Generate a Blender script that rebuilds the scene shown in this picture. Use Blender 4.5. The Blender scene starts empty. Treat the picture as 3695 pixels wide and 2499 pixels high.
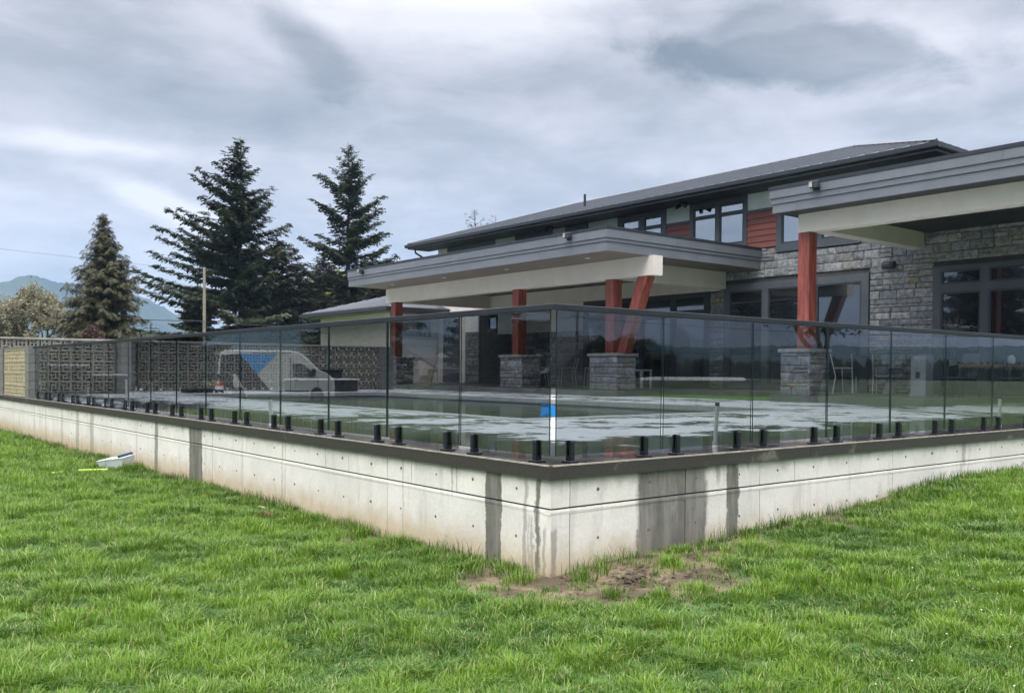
import bpy, math, random
import numpy as np
from mathutils import Vector, Matrix, noise
R = math.radians
random.seed(7); rng = np.random.default_rng(7)
scene = bpy.context.scene
col = scene.collection

# ------------------------------------------------------------------ camera
cam_d = bpy.data.cameras.new('camera'); cam = bpy.data.objects.new('camera', cam_d); col.objects.link(cam)
scene.camera = cam
CAMP = Vector((-4.1311, -4.7661, 0.6507))
yaw, pitch, roll = R(51.43536), R(-1.0658), R(0.3785)
fw = Vector((math.cos(yaw)*math.cos(pitch), math.sin(yaw)*math.cos(pitch), math.sin(pitch)))
rt = Vector((math.sin(yaw), -math.cos(yaw), 0)); up = rt.cross(fw)
r2 = math.cos(roll)*rt + math.sin(roll)*up; u2 = -math.sin(roll)*rt + math.cos(roll)*up
Mx = Matrix((r2, u2, -fw)).transposed().to_4x4(); Mx.translation = CAMP
cam.matrix_world = Mx
cam_d.sensor_fit = 'HORIZONTAL'; cam_d.sensor_width = 36
cam_d.lens = 3295.9/3695*36
cam_d.shift_x = -(1853.63-1847.5)/3695
cam_d.shift_y = (1401.65-1249.5)/3695
cam_d.clip_start = .1; cam_d.clip_end = 20000

# ------------------------------------------------------------------ world, sun, exposure
SUN_EL, SUN_AZ = R(52), R(205)      # azimuth of the direction towards the sun, from +X
world = bpy.data.worlds.new('World'); scene.world = world; world.use_nodes = True
class NT:
    def __init__(s, nt): s.nt = nt; s.n = nt.nodes; s.l = nt.links
    def add(s, t, **kw):
        o = s.n.new(t)
        for k, v in kw.items(): setattr(o, k, v)
        return o
    def set(s, sock, v):
        if isinstance(v, bpy.types.NodeSocket): s.l.new(v, sock)
        elif v is not None: sock.default_value = v
    def math(s, op, a, b=None, c=None, clamp=False):
        o = s.add('ShaderNodeMath', operation=op, use_clamp=clamp)
        s.set(o.inputs[0], a)
        if b is not None: s.set(o.inputs[1], b)
        if c is not None: s.set(o.inputs[2], c)
        return o.outputs[0]
    def rng(s, v, a, b, c=0., d=1., smooth=True):
        o = s.add('ShaderNodeMapRange', interpolation_type='SMOOTHSTEP' if smooth else 'LINEAR')
        s.set(o.inputs[0], v)
        for i, q in enumerate((a, b, c, d)): s.set(o.inputs[i+1], q)
        return o.outputs[0]
    def mix(s, f, a, b, blend='MIX'):
        o = s.add('ShaderNodeMix', data_type='RGBA', blend_type=blend)
        s.set(o.inputs[0], f); 
        s.set(o.inputs[6], a if isinstance(a, bpy.types.NodeSocket) else (*a[:3], 1)); s.set(o.inputs[7], b if isinstance(b, bpy.types.NodeSocket) else (*b[:3], 1))
        return o.outputs[2]
    def noise(s, vec, scale, detail=3, rough=.5, dist=0., out=0):
        o = s.add('ShaderNodeTexNoise'); s.set(o.inputs['Vector'], vec); s.set(o.inputs['Scale'], scale)
        o.inputs['Detail'].default_value = detail; o.inputs['Roughness'].default_value = rough; o.inputs['Distortion'].default_value = dist
        return o.outputs[out]
    def vmul(s, v, m, off=(0, 0, 0)):
        o = s.add('ShaderNodeMapping'); s.set(o.inputs[0], v); o.inputs['Location'].default_value = off; o.inputs['Scale'].default_value = m
        return o.outputs[0]
    def xyz(s, v):
        o = s.add('ShaderNodeSeparateXYZ'); s.set(o.inputs[0], v); return o.outputs
def build_sky():
    w = NT(world.node_tree); w.n.clear()
    out = w.add('ShaderNodeOutputWorld'); bg = w.add('ShaderNodeBackground'); bg.inputs['Strength'].default_value = .1
    w.l.new(bg.outputs[0], out.inputs[0])
    sky = w.add('ShaderNodeTexSky', sky_type='NISHITA', sun_disc=False, sun_elevation=SUN_EL, sun_rotation=R(90)-SUN_AZ)
    tc = w.add('ShaderNodeTexCoord').outputs['Generated']
    x, y, z = w.xyz(tc)
    zc = w.math('MAXIMUM', z, 0.)
    cy, sy = math.cos(yaw), math.sin(yaw)
    f_ = w.math('ADD', w.math('MULTIPLY', x, cy), w.math('MULTIPLY', y, sy))
    r_ = w.math('SUBTRACT', w.math('MULTIPLY', x, sy), w.math('MULTIPLY', y, cy))
    az = w.math('ARCTAN2', r_, f_)                 # 0 straight over the fence corner, + to the right
    el = w.math('ARCSINE', z)
    # cloud sheet seen in perspective: project on a plane overhead
    k = w.math('DIVIDE', 1., w.math('ADD', zc, .16))
    cmb = w.add('ShaderNodeCombineXYZ'); w.set(cmb.inputs[0], w.math('MULTIPLY', x, k)); w.set(cmb.inputs[1], w.math('MULTIPLY', y, k))
    P = cmb.outputs[0]
    n1 = w.noise(P, .55, 6, .55, .6)
    n2 = w.noise(P, 1.9, 7, .55, .4)
    n3 = w.noise(w.vmul(tc, (3, 3, 9)), 1.6, 6, .55, .5)
    warp = w.noise(w.vmul(tc, (5, 5, 9)), 1.5, 7, .6, .3)
    wp = w.math('SUBTRACT', warp, .5)
    n4 = w.noise(w.vmul(tc, (9, 9, 30)), 1.3, 7, .6, .6)
    base = w.math('ADD', w.math('MULTIPLY', n1, .42), w.math('ADD', w.math('MULTIPLY', n2, .24), w.math('ADD', w.math('MULTIPLY', n3, .32), w.math('MULTIPLY', n4, .14))))
    val = w.rng(base, .40, .68, .46, .84)
    def blob(px, py, rx, ry, rot, lo, hi, wa):
        ca = math.atan((px-1853)/3296); ce = math.atan((1345-py)/3296*math.cos(ca))
        ra, re = rx/3296, ry/3296; c, s = math.cos(R(rot)), math.sin(R(rot))
        da = w.math('SUBTRACT', az, ca); de = w.math('SUBTRACT', el, ce)
        u = w.math('DIVIDE', w.math('ADD', w.math('MULTIPLY', da, c), w.math('MULTIPLY', de, s)), ra)
        v = w.math('DIVIDE', w.math('SUBTRACT', w.math('MULTIPLY', de, c), w.math('MULTIPLY', da, s)), re)
        d = w.math('SQRT', w.math('ADD', w.math('MULTIPLY', u, u), w.math('MULTIPLY', v, v)))
        d = w.math('ADD', d, w.math('MULTIPLY', wp, wa))
        return w.rng(d, lo, hi, 1., 0.)
    def add(v, m, a): return w.math('ADD', v, w.math('MULTIPLY', m, a))
    val = add(val, blob(1700, 30, 620, 210, 0, .1, 1.3, 1.2), .30)
    val = add(val, blob(3150, 130, 620, 170, -12, .1, 1.3, 1.2), .26)
    val = add(val, blob(1130, 40, 260, 90, 0, .1, 1.2, 1.2), .16)
    val = add(val, blob(200, 530, 560, 48, -1, .1, 1.3, .9), .32)
    val = add(val, blob(620, 770, 420, 60, -20, .1, 1.2, 1.3), .36)
    val = add(val, blob(1000, 960, 420, 90, 0, .1, 1.2, 1.2), .10)
    val = add(val, blob(2350, 560, 900, 210, 0, .1, 1.3, 1.), .08)
    val = add(val, blob(500, 370, 1050, 130, -3, .2, 1.3, 1.3), -.17)
    val = add(val, blob(500, 900, 900, 160, 0, .1, 1.3, 1.2), .09)
    val = add(val, blob(2150, 270, 620, 110, 0, .2, 1.3, 1.3), -.14)
    d1 = blob(1130, 210, 290, 95, -38, .45, 1.25, 2.2)
    d2 = blob(2880, 215, 480, 105, -6, .5, 1.2, 2.4)
    d3 = blob(2720, 150, 260, 130, 0, .5, 1.2, 2.2)
    val = add(val, d1, -.30); val = add(val, w.math('MAXIMUM', d2, w.math('MULTIPLY', d3, .75)), -.46)
    val = w.math('MINIMUM', w.math('MAXIMUM', val, .20), 1.0)
    ramp = w.add('ShaderNodeValToRGB'); w.set(ramp.inputs[0], val)
    e = ramp.color_ramp.elements
    e[0].position = .20; e[0].color = (.24, .255, .275, 1); e[1].position = 1.; e[1].color = (1.15, 1.1, 1.12, 1)
    m = e.new(.58); m.color = (.54, .54, .575, 1); m = e.new(.40); m.color = (.39, .395, .42, 1); m = e.new(.78); m.color = (.82, .79, .84, 1)
    # overcast sky, brighter overhead; boosted out of view to light the scene
    bright = w.rng(z, .36, .95, 1., 9.0, smooth=False)
    c = w.add('ShaderNodeVectorMath', operation='SCALE'); w.set(c.inputs[0], ramp.outputs[0]); w.set(c.inputs['Scale'], w.math('MULTIPLY', bright, 10.*SKYK))
    mixc = w.mix(.97, sky.outputs[0], c.outputs[0])
    w.l.new(mixc, bg.inputs[0])
SKYK = .62
build_sky()
sun_d = bpy.data.lights.new('sun', 'SUN'); sun_d.energy = 1.5; sun_d.angle = R(35); sun_d.color = (1, .97, .92)
sun = bpy.data.objects.new('sun', sun_d); col.objects.link(sun)
sdir = Vector((math.cos(SUN_AZ)*math.cos(SUN_EL), math.sin(SUN_AZ)*math.cos(SUN_EL), math.sin(SUN_EL)))
sun.rotation_euler = (-sdir).to_track_quat('-Z', 'Y').to_euler()
vs = scene.view_settings; vs.view_transform = 'Standard'; vs.look = 'None'; vs.gamma = 1; vs.use_curve_mapping = False
vs.exposure = 0.45
scene.cycles.max_bounces = 8; scene.cycles.transparent_max_bounces = 24; scene.cycles.diffuse_bounces = 3
scene.cycles.glossy_bounces = 4; scene.cycles.caustics_reflective = False; scene.cycles.caustics_refractive = False
scene.cycles.sample_clamp_indirect = 6

# ------------------------------------------------------------------ helpers
def tag(o, label=None, cat=None, group=None, kind=None):
    if label: o['label'] = label
    if cat: o['category'] = cat
    if group: o['group'] = group
    if kind: o['kind'] = kind
    return o
def empty(name, loc, label=None, cat=None, group=None, rz=0):
    o = bpy.data.objects.new(name, None); col.objects.link(o); o.location = loc; o.rotation_euler = (0, 0, rz)
    o.empty_display_size = .1
    return tag(o, label, cat, group)
def part_empty(name, parent):
    o = bpy.data.objects.new(name, None); col.objects.link(o); o.parent = parent; o.empty_display_size = .1
    return o
WM = {}
def wloc(o):       # world offset of an (unrotated) chain
    v = Vector((0, 0, 0))
    while o is not None: v += o.location; o = o.parent
    return v
class MB:
    def __init__(s): s.v = []; s.f = []; s.m = []
    def poly(s, pts, faces, mi=0):
        b = len(s.v); s.v += [tuple(p) for p in pts]; s.f += [tuple(b+i for i in f) for f in faces]; s.m += [mi]*len(faces); return s
    def box(s, x0, x1, y0, y1, z0, z1, mi=0, bev=0):
        if x0 > x1: x0, x1 = x1, x0
        if y0 > y1: y0, y1 = y1, y0
        if bev <= 0:
            p = [(x0,y0,z0),(x1,y0,z0),(x1,y1,z0),(x0,y1,z0),(x0,y0,z1),(x1,y0,z1),(x1,y1,z1),(x0,y1,z1)]
            return s.poly(p, [(0,3,2,1),(4,5,6,7),(0,1,5,4),(1,2,6,5),(2,3,7,6),(3,0,4,7)], mi)
        b = bev; P = []
        for (z, i) in ((z0, b), (z0+b, 0), (z1-b, 0), (z1, b)):
            P += [(x0+i+(b if i == 0 else 0), y0+i, z), (x1-i-(b if i == 0 else 0), y0+i, z), (x1-i, y0+i+(b if i == 0 else 0), z), (x1-i, y1-i-(b if i == 0 else 0), z),
                  (x1-i-(b if i == 0 else 0), y1-i, z), (x0+i+(b if i == 0 else 0), y1-i, z), (x0+i, y1-i-(b if i == 0 else 0), z), (x0+i, y0+i+(b if i == 0 else 0), z)]
        F = [tuple(range(7, -1, -1)), tuple(range(24, 32))]
        for k in range(3):
            for j in range(8): F.append((k*8+j, k*8+(j+1) % 8, k*8+8+(j+1) % 8, k*8+8+j))
        return s.poly(P, F, mi)
    def tube(s, pts, rad, n=8, mi=0, cap=True):
        pts = [Vector(p) for p in pts]; rad = rad if isinstance(rad, (list, tuple)) else [rad]*len(pts)
        b = len(s.v); pv = None
        for i, p in enumerate(pts):
            d = (pts[min(i+1, len(pts)-1)]-pts[max(i-1, 0)]).normalized()
            a = d.orthogonal().normalized() if pv is None else (pv - d*pv.dot(d)).normalized()
            pv = a; c = d.cross(a)
            for k in range(n):
                t = 2*math.pi*(k+.5)/n; s.v.append(tuple(p + rad[i]*(math.cos(t)*a+math.sin(t)*c)))
        for i in range(len(pts)-1):
            for k in range(n): s.f.append((b+i*n+k, b+i*n+(k+1) % n, b+(i+1)*n+(k+1) % n, b+(i+1)*n+k)); s.m.append(mi)
        if cap:
            s.f.append(tuple(b+k for k in range(n-1, -1, -1))); s.f.append(tuple(b+(len(pts)-1)*n+k for k in range(n))); s.m += [mi, mi]
        return s
    def prism(s, prof, axis, a, b_, mi=0):
        # prof: 2D points; axis 0: (y,z) swept along x ; axis 1: (x,z) swept along y ; axis 2: (x,y) swept along z
        n = len(prof); P = []
        for t in (a, b_):
            for (u, v) in prof: P.append({0: (t, u, v), 1: (u, t, v), 2: (u, v, t)}[axis])
        F = [tuple(range(n)), tuple(range(2*n-1, n-1, -1))] + [(i, n+i, n+(i+1) % n, (i+1) % n) for i in range(n)]
        return s.poly(P, F, mi)
    def mesh(s, name, mats, smooth=False):
        me = bpy.data.meshes.new(name); me.from_pydata(s.v, [], s.f)
        for m in (mats if isinstance(mats, (list, tuple)) else [mats]): me.materials.append(m)
        if any(s.m): me.polygons.foreach_set('material_index', s.m)
        if smooth: me.polygons.foreach_set('use_smooth', [True]*len(s.f))
        me.update(); return me
    def build(s, name, mats, parent=None, smooth=False, world=True, origin=None):
        # vertices are given in world coordinates (world=True); the object is placed so they stay there
        off = wloc(parent) if (parent is not None and world) else Vector((0, 0, 0))
        me = s.mesh(name, mats, smooth)
        import_bm = None
        o = bpy.data.objects.new(name, me); col.objects.link(o); o.parent = parent
        if origin is not None:
            me.transform(Matrix.Translation(-Vector(origin))); o.location = Vector(origin) - off
        elif off.length > 0: me.transform(Matrix.Translation(-off))
        return o
def fix_normals(o):
    import bmesh
    bm = bmesh.new(); bm.from_mesh(o.data); bmesh.ops.recalc_face_normals(bm, faces=bm.faces); bm.to_mesh(o.data); bm.free(); return o
def inst(name, me, parent, loc, scale=(1, 1, 1), rot=(0, 0, 0)):
    o = bpy.data.objects.new(name, me); col.objects.link(o); o.parent = parent
    o.location = Vector(loc) - (wloc(parent) if parent is not None else Vector()); o.scale = scale; o.rotation_euler = rot
    return o
def fastmesh(name, V, F, mat, smooth=False, attrs=None):
    """V (n,3) F (m,k) same k"""
    V = np.asarray(V, np.float32); F = np.asarray(F, np.int32); k = F.shape[1]
    me = bpy.data.meshes.new(name); me.vertices.add(len(V)); me.vertices.foreach_set('co', V.ravel())
    me.loops.add(F.size); me.loops.foreach_set('vertex_index', F.ravel())
    me.polygons.add(len(F)); me.polygons.foreach_set('loop_start', np.arange(0, F.size, k, dtype=np.int32))
    me.update(calc_edges=True)
    if smooth: me.polygons.foreach_set('use_smooth', np.ones(len(F), bool))
    if attrs:
        for n_, a in attrs.items():
            at = me.attributes.new(n_, 'FLOAT', 'POINT'); at.data.foreach_set('value', np.asarray(a, np.float32))
    me.materials.append(mat); return me

# ------------------------------------------------------------------ materials
def newmat(name):
    m = bpy.data.materials.new(name); m.use_nodes = True; t = NT(m.node_tree); b = t.n['Principled BSDF']
    return m, t, b
def simple(name, c, rough=.6, var=.12, scale=6, bump=0., metal=0., spec=None, bscale=None, objrand=0., stretch=(1, 1, 1)):
    m, t, b = newmat(name)
    tc = t.add('ShaderNodeTexCoord').outputs['Object']
    if stretch != (1, 1, 1): tc = t.vmul(tc, stretch)
    n = t.noise(tc, scale, 5, .6)
    v = t.rng(n, .3, .7, 1-var, 1+var)
    if objrand:
        oi = t.add('ShaderNodeObjectInfo').outputs['Random']
        v = t.math('MULTIPLY', v, t.rng(oi, 0, 1, 1-objrand, 1+objrand, smooth=False))
    sc = t.add('ShaderNodeVectorMath', operation='SCALE'); sc.inputs[0].default_value = c; t.set(sc.inputs['Scale'], v)
    t.l.new(sc.outputs[0], b.inputs['Base Color'])
    t.set(b.inputs['Roughness'], t.rng(n, .2, .8, max(rough-.08, .02), min(rough+.08, 1)))
    b.inputs['Metallic'].default_value = metal
    if spec is not None: b.inputs['Specular IOR Level'].default_value = spec
    if bump:
        bp = t.add('ShaderNodeBump'); bp.inputs['Strength'].default_value = bump; bp.inputs['Distance'].default_value = .01
        t.set(bp.inputs['Height'], t.noise(tc, bscale or scale*8, 5, .6)); t.l.new(bp.outputs[0], b.inputs['Normal'])
    return m
M = {}
M['black'] = simple('black_metal', (.014, .016, .021), .45, .15, 9, spec=.3)
M['rail'] = simple('rail_paint', (.022, .026, .035), .5, .15, 5, spec=.22)
M['cap'] = simple('cap_flashing', (.022, .026, .034), .4, .15, 3)
M['fascia'] = simple('grey_fascia_board', (.135, .148, .166), .5, .07, 2.2, .08, objrand=.05)
M['trim'] = simple('grey_trim', (.07, .08, .092), .5, .1, 3, .05)
M['frame'] = simple('window_frame', (.03, .036, .046), .45, .1, 3)
M['cream'] = simple('cream_stucco', (.64, .59, .53), .75, .05, 2, .25, bscale=90)
M['white_panel'] = simple('white_panel', (.62, .66, .62), .6, .05, 2)
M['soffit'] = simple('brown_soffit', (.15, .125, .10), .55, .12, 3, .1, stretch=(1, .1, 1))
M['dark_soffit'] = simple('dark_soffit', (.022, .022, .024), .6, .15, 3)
M['red_wood'] = simple('red_stained_timber', (.205, .048, .033), .5, .45, 5, .4, stretch=(3, 3, .35), bscale=30)
M['red_siding'] = simple('red_siding', (.21, .06, .042), .55, .2, 3, .15, objrand=.12, stretch=(1, .3, 3))
M['roofm'] = simple('metal_roof', (.06, .068, .08), .45, .1, 1.5, spec=.3)
M['rib'] = simple('metal_roof_rib', (.105, .12, .14), .35, .1, 1.5)
M['gutter'] = simple('gutter_black', (.022, .025, .03), .35, .1, 2)
M['mortar'] = simple('mortar', (.055, .055, .055), .9, .2, 8, .3)
M['white_paint'] = simple('white_paint', (.75, .75, .73), .45, .06, 8)
M['pvc'] = simple('white_plastic', (.74, .77, .79), .35, .06, 8)
M['wrap'] = simple('white_wrap', (.72, .76, .82), .35, .08, 6, .5, bscale=25)
M['blue'] = simple('blue_plastic', (.03, .33, .80), .35, .08, 8)
M['navy'] = simple('dark_blue_plastic', (.01, .05, .13), .4, .08, 8)
M['lime'] = simple('lime_plastic', (.52, .75, .08), .45, .1, 8)
M['soil'] = simple('soil', (.06, .045, .032), .95, .35, 12, .6)
M['wicker'] = simple('dark_wicker', (.028, .03, .034), .6, .25, 30, .4)
M['tan'] = simple('tan_fabric', (.24, .19, .13), .8, .12, 12, .2)
M['grey_fabric'] = simple('grey_fabric', (.10, .115, .13), .8, .12, 12, .2)
M['table_top'] = simple('pale_stone_top', (.5, .5, .48), .4, .1, 8)
M['pale_block'] = simple('pale_stone_column', (.36, .39, .42), .8, .12, 8, .4)
M['wood_pole'] = simple('weathered_pole_wood', (.27, .25, .19), .85, .3, 6, .4, stretch=(6, 6, .4))
M['dark_pole'] = simple('creosote_pole_wood', (.06, .048, .04), .85, .25, 6)
M['wire'] = simple('cable', (.03, .032, .036), .6, .1, 2)
M['bark'] = simple('bark', (.085, .068, .052), .95, .35, 3, .6, stretch=(3, 3, .5))
M['bark_grey'] = simple('grey_bark', (.15, .13, .105), .95, .3, 3, .5)
M['house_wall'] = simple('neighbour_siding', (.30, .29, .27), .8, .08, 3)
M['house_roof'] = simple('neighbour_roof', (.07, .072, .078), .8, .12, 3)
M['rubber'] = simple('rubber', (.015, .015, .016), .8, .1, 8)
M['tyre'] = M['rubber']
M['orange'] = simple('orange_cap', (.6, .1, .03), .5, .05, 8)
M['board'] = simple('plywood', (.09, .07, .05), .7, .2, 6)

def stone_mat(name, pal, lo=.5, hi=1.5):
    m, t, b = newmat(name)
    oi = t.add('ShaderNodeObjectInfo').outputs['Random']
    tc = t.add('ShaderNodeTexCoord').outputs['Object']; geo = t.add('ShaderNodeNewGeometry')
    P = geo.outputs['Position']
    ri = geo.outputs['Random Per Island']
    rnd = t.math('FRACT', t.math('ADD', t.math('MULTIPLY', oi, 7.31), t.math('MULTIPLY', ri, 3.77)))
    cr = t.add('ShaderNodeValToRGB'); t.set(cr.inputs[0], rnd); e = cr.color_ramp.elements
    cr.color_ramp.interpolation = 'CONSTANT'
    for i, (p, c) in enumerate(pal):
        q = e[i] if i < 2 else e.new(p)
        q.position = p; q.color = (*c, 1)
    n = t.noise(P, 9, 6, .65, .3); n2 = t.noise(P, 45, 4, .6)
    v = t.math('MULTIPLY', t.rng(n, .25, .75, lo, hi), t.rng(n2, .3, .7, .85, 1.15))
    sc = t.add('ShaderNodeVectorMath', operation='SCALE'); t.l.new(cr.outputs[0], sc.inputs[0]); t.set(sc.inputs['Scale'], v)
    t.l.new(sc.outputs[0], b.inputs['Base Color']); b.inputs['Roughness'].default_value = .8
    bp = t.add('ShaderNodeBump'); bp.inputs['Strength'].default_value = 1.; bp.inputs['Distance'].default_value = .03
    t.set(bp.inputs['Height'], t.noise(P, 14, 6, .65)); t.l.new(bp.outputs[0], b.inputs['Normal'])
    return m
M['stone'] = stone_mat('ledge_stone', [(0, (0.194, 0.202, 0.211)), (.16, (0.256, 0.263, 0.274)), (.34, (0.169, 0.178, 0.195)), (.5, (0.230, 0.222, 0.211)), (.64, (0.277, 0.279, 0.280)), (.78, (0.184, 0.186, 0.184)), (.91, (0.246, 0.222, 0.174)), (.955, (0.297, 0.243, 0.148)), (.975, (0.205, 0.215, 0.232))])
M['block'] = stone_mat('breeze_block_concrete', [(0, (.26, .25, .215)), (.25, (.23, .22, .19)), (.5, (.28, .265, .22)), (.75, (.24, .23, .2))], .85, 1.15)
M['block_tan'] = stone_mat('tan_breeze_block', [(0, (.46, .40, .25)), (.25, (.42, .37, .24)), (.5, (.50, .44, .29)), (.75, (.44, .39, .26))], .85, 1.15)
M['block_pier'] = simple('split_face_block', (.17, .17, .16), .9, .2, 7, .4, objrand=.12)

def glass_fence_mat():
    m, t, b = newmat('tinted_glass'); t.n.remove(b); out = t.n['Material Output']
    g = t.add('ShaderNodeNewGeometry'); bf = g.outputs['Backfacing']
    ior = t.math('SUBTRACT', 1.5, t.math('MULTIPLY', bf, 1.5-1/1.5))
    fr = t.add('ShaderNodeFresnel'); t.set(fr.inputs[0], ior)
    tr = t.add('ShaderNodeBsdfTransparent'); tr.inputs[0].default_value = (.565, .582, .60, 1)
    gl = t.add('ShaderNodeBsdfGlossy'); gl.inputs['Roughness'].default_value = 0.
    gl.inputs[0].default_value = (.95, .98, 1, 1)
    mx = t.add('ShaderNodeMixShader'); t.set(mx.inputs[0], t.math('MULTIPLY', fr.outputs[0], 1.15, clamp=True)); t.l.new(tr.outputs[0], mx.inputs[1]); t.l.new(gl.outputs[0], mx.inputs[2])
    t.l.new(mx.outputs[0], out.inputs[0]); return m
M['glass'] = glass_fence_mat()
def window_mat(name, refl, c=(.008, .01, .013)):
    m, t, b = newmat(name); out = t.n['Material Output']
    b.inputs['Base Color'].default_value = (*c, 1); b.inputs['Roughness'].default_value = .1
    gl = t.add('ShaderNodeBsdfGlossy'); gl.inputs['Roughness'].default_value = .01; gl.inputs[0].default_value = (.86, .94, 1, 1)
    fr = t.add('ShaderNodeFresnel'); fr.inputs[0].default_value = 1.5
    f = t.math('ADD', refl, t.math('MULTIPLY', fr.outputs[0], 1.), clamp=True)
    bp = t.add('ShaderNodeBump'); bp.inputs['Strength'].default_value = .04; bp.inputs['Distance'].default_value = .01
    t.set(bp.inputs['Height'], t.noise(t.add('ShaderNodeTexCoord').outputs['Object'], .8, 1)); t.l.new(bp.outputs[0], gl.inputs['Normal'])
    mx = t.add('ShaderNodeMixShader'); t.set(mx.inputs[0], f); t.l.new(b.outputs[0], mx.inputs[1]); t.l.new(gl.outputs[0], mx.inputs[2]); t.l.new(mx.outputs[0], out.inputs[0])
    return m
M['win_hi'] = window_mat('upper_window_glass', .36)
M['win_lo'] = window_mat('lower_window_glass', .07)

def concrete_wall_mat():
    m, t, b = newmat('cast_concrete')
    P = t.add('ShaderNodeNewGeometry').outputs['Position']; x, y, z = t.xyz(P)
    s = t.math('SUBTRACT', x, y)          # runs along both faces: + along the right face, - along the left
    oi = t.add('ShaderNodeObjectInfo').outputs['Random']
    n = t.noise(P, 1.7, 6, .6); nf = t.noise(P, 30, 5, .6); ng = t.noise(P, 6, 5, .6)
    cmb = t.add('ShaderNodeCombineXYZ'); t.set(cmb.inputs[0], s); t.set(cmb.inputs[1], t.math('MULTIPLY', z, .12))
    st = t.noise(cmb.outputs[0], 7, 5, .65); st2 = t.noise(cmb.outputs[0], 2.1, 4, .6)
    v = t.math('MULTIPLY', t.rng(n, .25, .75, .90, 1.08), t.rng(nf, .3, .7, .96, 1.04))
    v = t.math('MULTIPLY', v, t.rng(st, .52, .70, 1., .84))
    v = t.math('MULTIPLY', v, t.rng(oi, 0, 1, .96, 1.04, smooth=False))
    base = t.add('ShaderNodeVectorMath', operation='SCALE'); base.inputs[0].default_value = (.72, .695, .63); t.set(base.inputs['Scale'], v)
    c = base.outputs[0]
    # tan staining low down on the wall
    zz = t.math('ADD', z, t.math('MULTIPLY', t.math('SUBTRACT', ng, .5), .25))
    low = t.rng(zz, -.80, -.46, 1., 0.)
    c = t.mix(low, c, (.50, .41, .26))
    # blotchy dampness under the coping, its shadow painted in too
    damp_shade = t.math('MULTIPLY', t.rng(zz, -.22, -.09, 0., .55), t.rng(st2, .3, .7, .35, 1.))
    c = t.mix(damp_shade, c, (.22, .22, .205))
    # splash band / algae at grade
    splash = t.rng(t.math('ADD', z, t.math('MULTIPLY', t.math('SUBTRACT', ng, .5), .3)), -.93, -.72, .8, 0.)
    c = t.mix(splash, c, (.14, .12, .085))
    # water runs: centre (s), half width, top z, bottom z, strength
    runs = [(-.66, .10, 0, -2, 1.), (-.585, .025, 0, -2, .6), (-.28, .022, -.1, -2, .55), (-.14, .028, 0, -2, .95), (-.2, .012, -.36, -2, .5), (-.07, .014, -.42, -2, .55), (0.03, .03, -.42, -2, .7), (-.235, .012, -.35, -2, .45),
            (1.27, .42, 0, -2, 1.), (2.0, .075, 0, -2, 1.), (1.8, .02, 0, -.3, .6), (2.2, .015, 0, -.22, .6), (6.06, .05, 0, -.4, .6), (6.0, .03, -.3, -2, .35), (1.08, .03, 0, -2, .5), (1.5, .02, 0, -2, .5),
            (-7.05, .25, 0, -2, 1.), (-8.66, .07, 0, -2, .75), (-1.95, .012, 0, -2, .4), (-1.2, .012, 0, -.4, .6), (-4.4, .02, 0, -2, .4), (-14.4, .1, 0, -2, .3), (-13.2, .12, 0, -2, .4), (-12.2, .12, 0, -2, .5), (-15.8, .06, 0, -2, .3), (-16.9, .05, 0, -2, .35),
            (-3.4, .01, 0, -.35, .5), (-7.55, .05, 0, -.22, .55), (-9.6, .03, -.3, -2, .3), (4.3, .03, -.4, -2, .25), (.48, .03, -.2, -.32, .35), (-5.5, .015, -.3, -2, .3)]
    sw = t.math('ADD', s, t.math('ADD', t.math('MULTIPLY', t.math('SUBTRACT', t.noise(cmb.outputs[0], 16, 4, .7), .5), .09), t.math('MULTIPLY', t.math('SUBTRACT', t.noise(P, 7, 5, .65), .5), .10)))
    acc = None
    for (cs, hw, zt, zb, k) in runs:
        d = t.math('ABSOLUTE', t.math('SUBTRACT', sw, cs))
        f = t.rng(d, hw*.88 if hw > .05 else hw*.4, hw+.010, k, 0.)
        if zt < -.05: f = t.math('MULTIPLY', f, t.rng(z, zt-.06, zt+.01, 1., 0.))
        if zb > -1: f = t.math('MULTIPLY', f, t.rng(z, zb, zb+.12, 0., 1.))
        acc = f if acc is None else t.math('MAXIMUM', acc, f)
    wet = t.math('MULTIPLY', acc, t.math('MULTIPLY', t.rng(ng, .25, .75, .9, 1.), t.rng(st, .42, .62, 1., .8)))
    c = t.mix(wet, c, (.125, .12, .105))
    t.set(b.inputs['Base Color'], c)
    t.set(b.inputs['Roughness'], t.rng(wet, 0, 1, .85, .5))
    bp = t.add('ShaderNodeBump'); bp.inputs['Strength'].default_value = .25; bp.inputs['Distance'].default_value = .01
    t.set(bp.inputs['Height'], t.math('ADD', nf, t.math('MULTIPLY', ng, 1.5))); t.l.new(bp.outputs[0], b.inputs['Normal'])
    return m
M['concrete'] = concrete_wall_mat()
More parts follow.
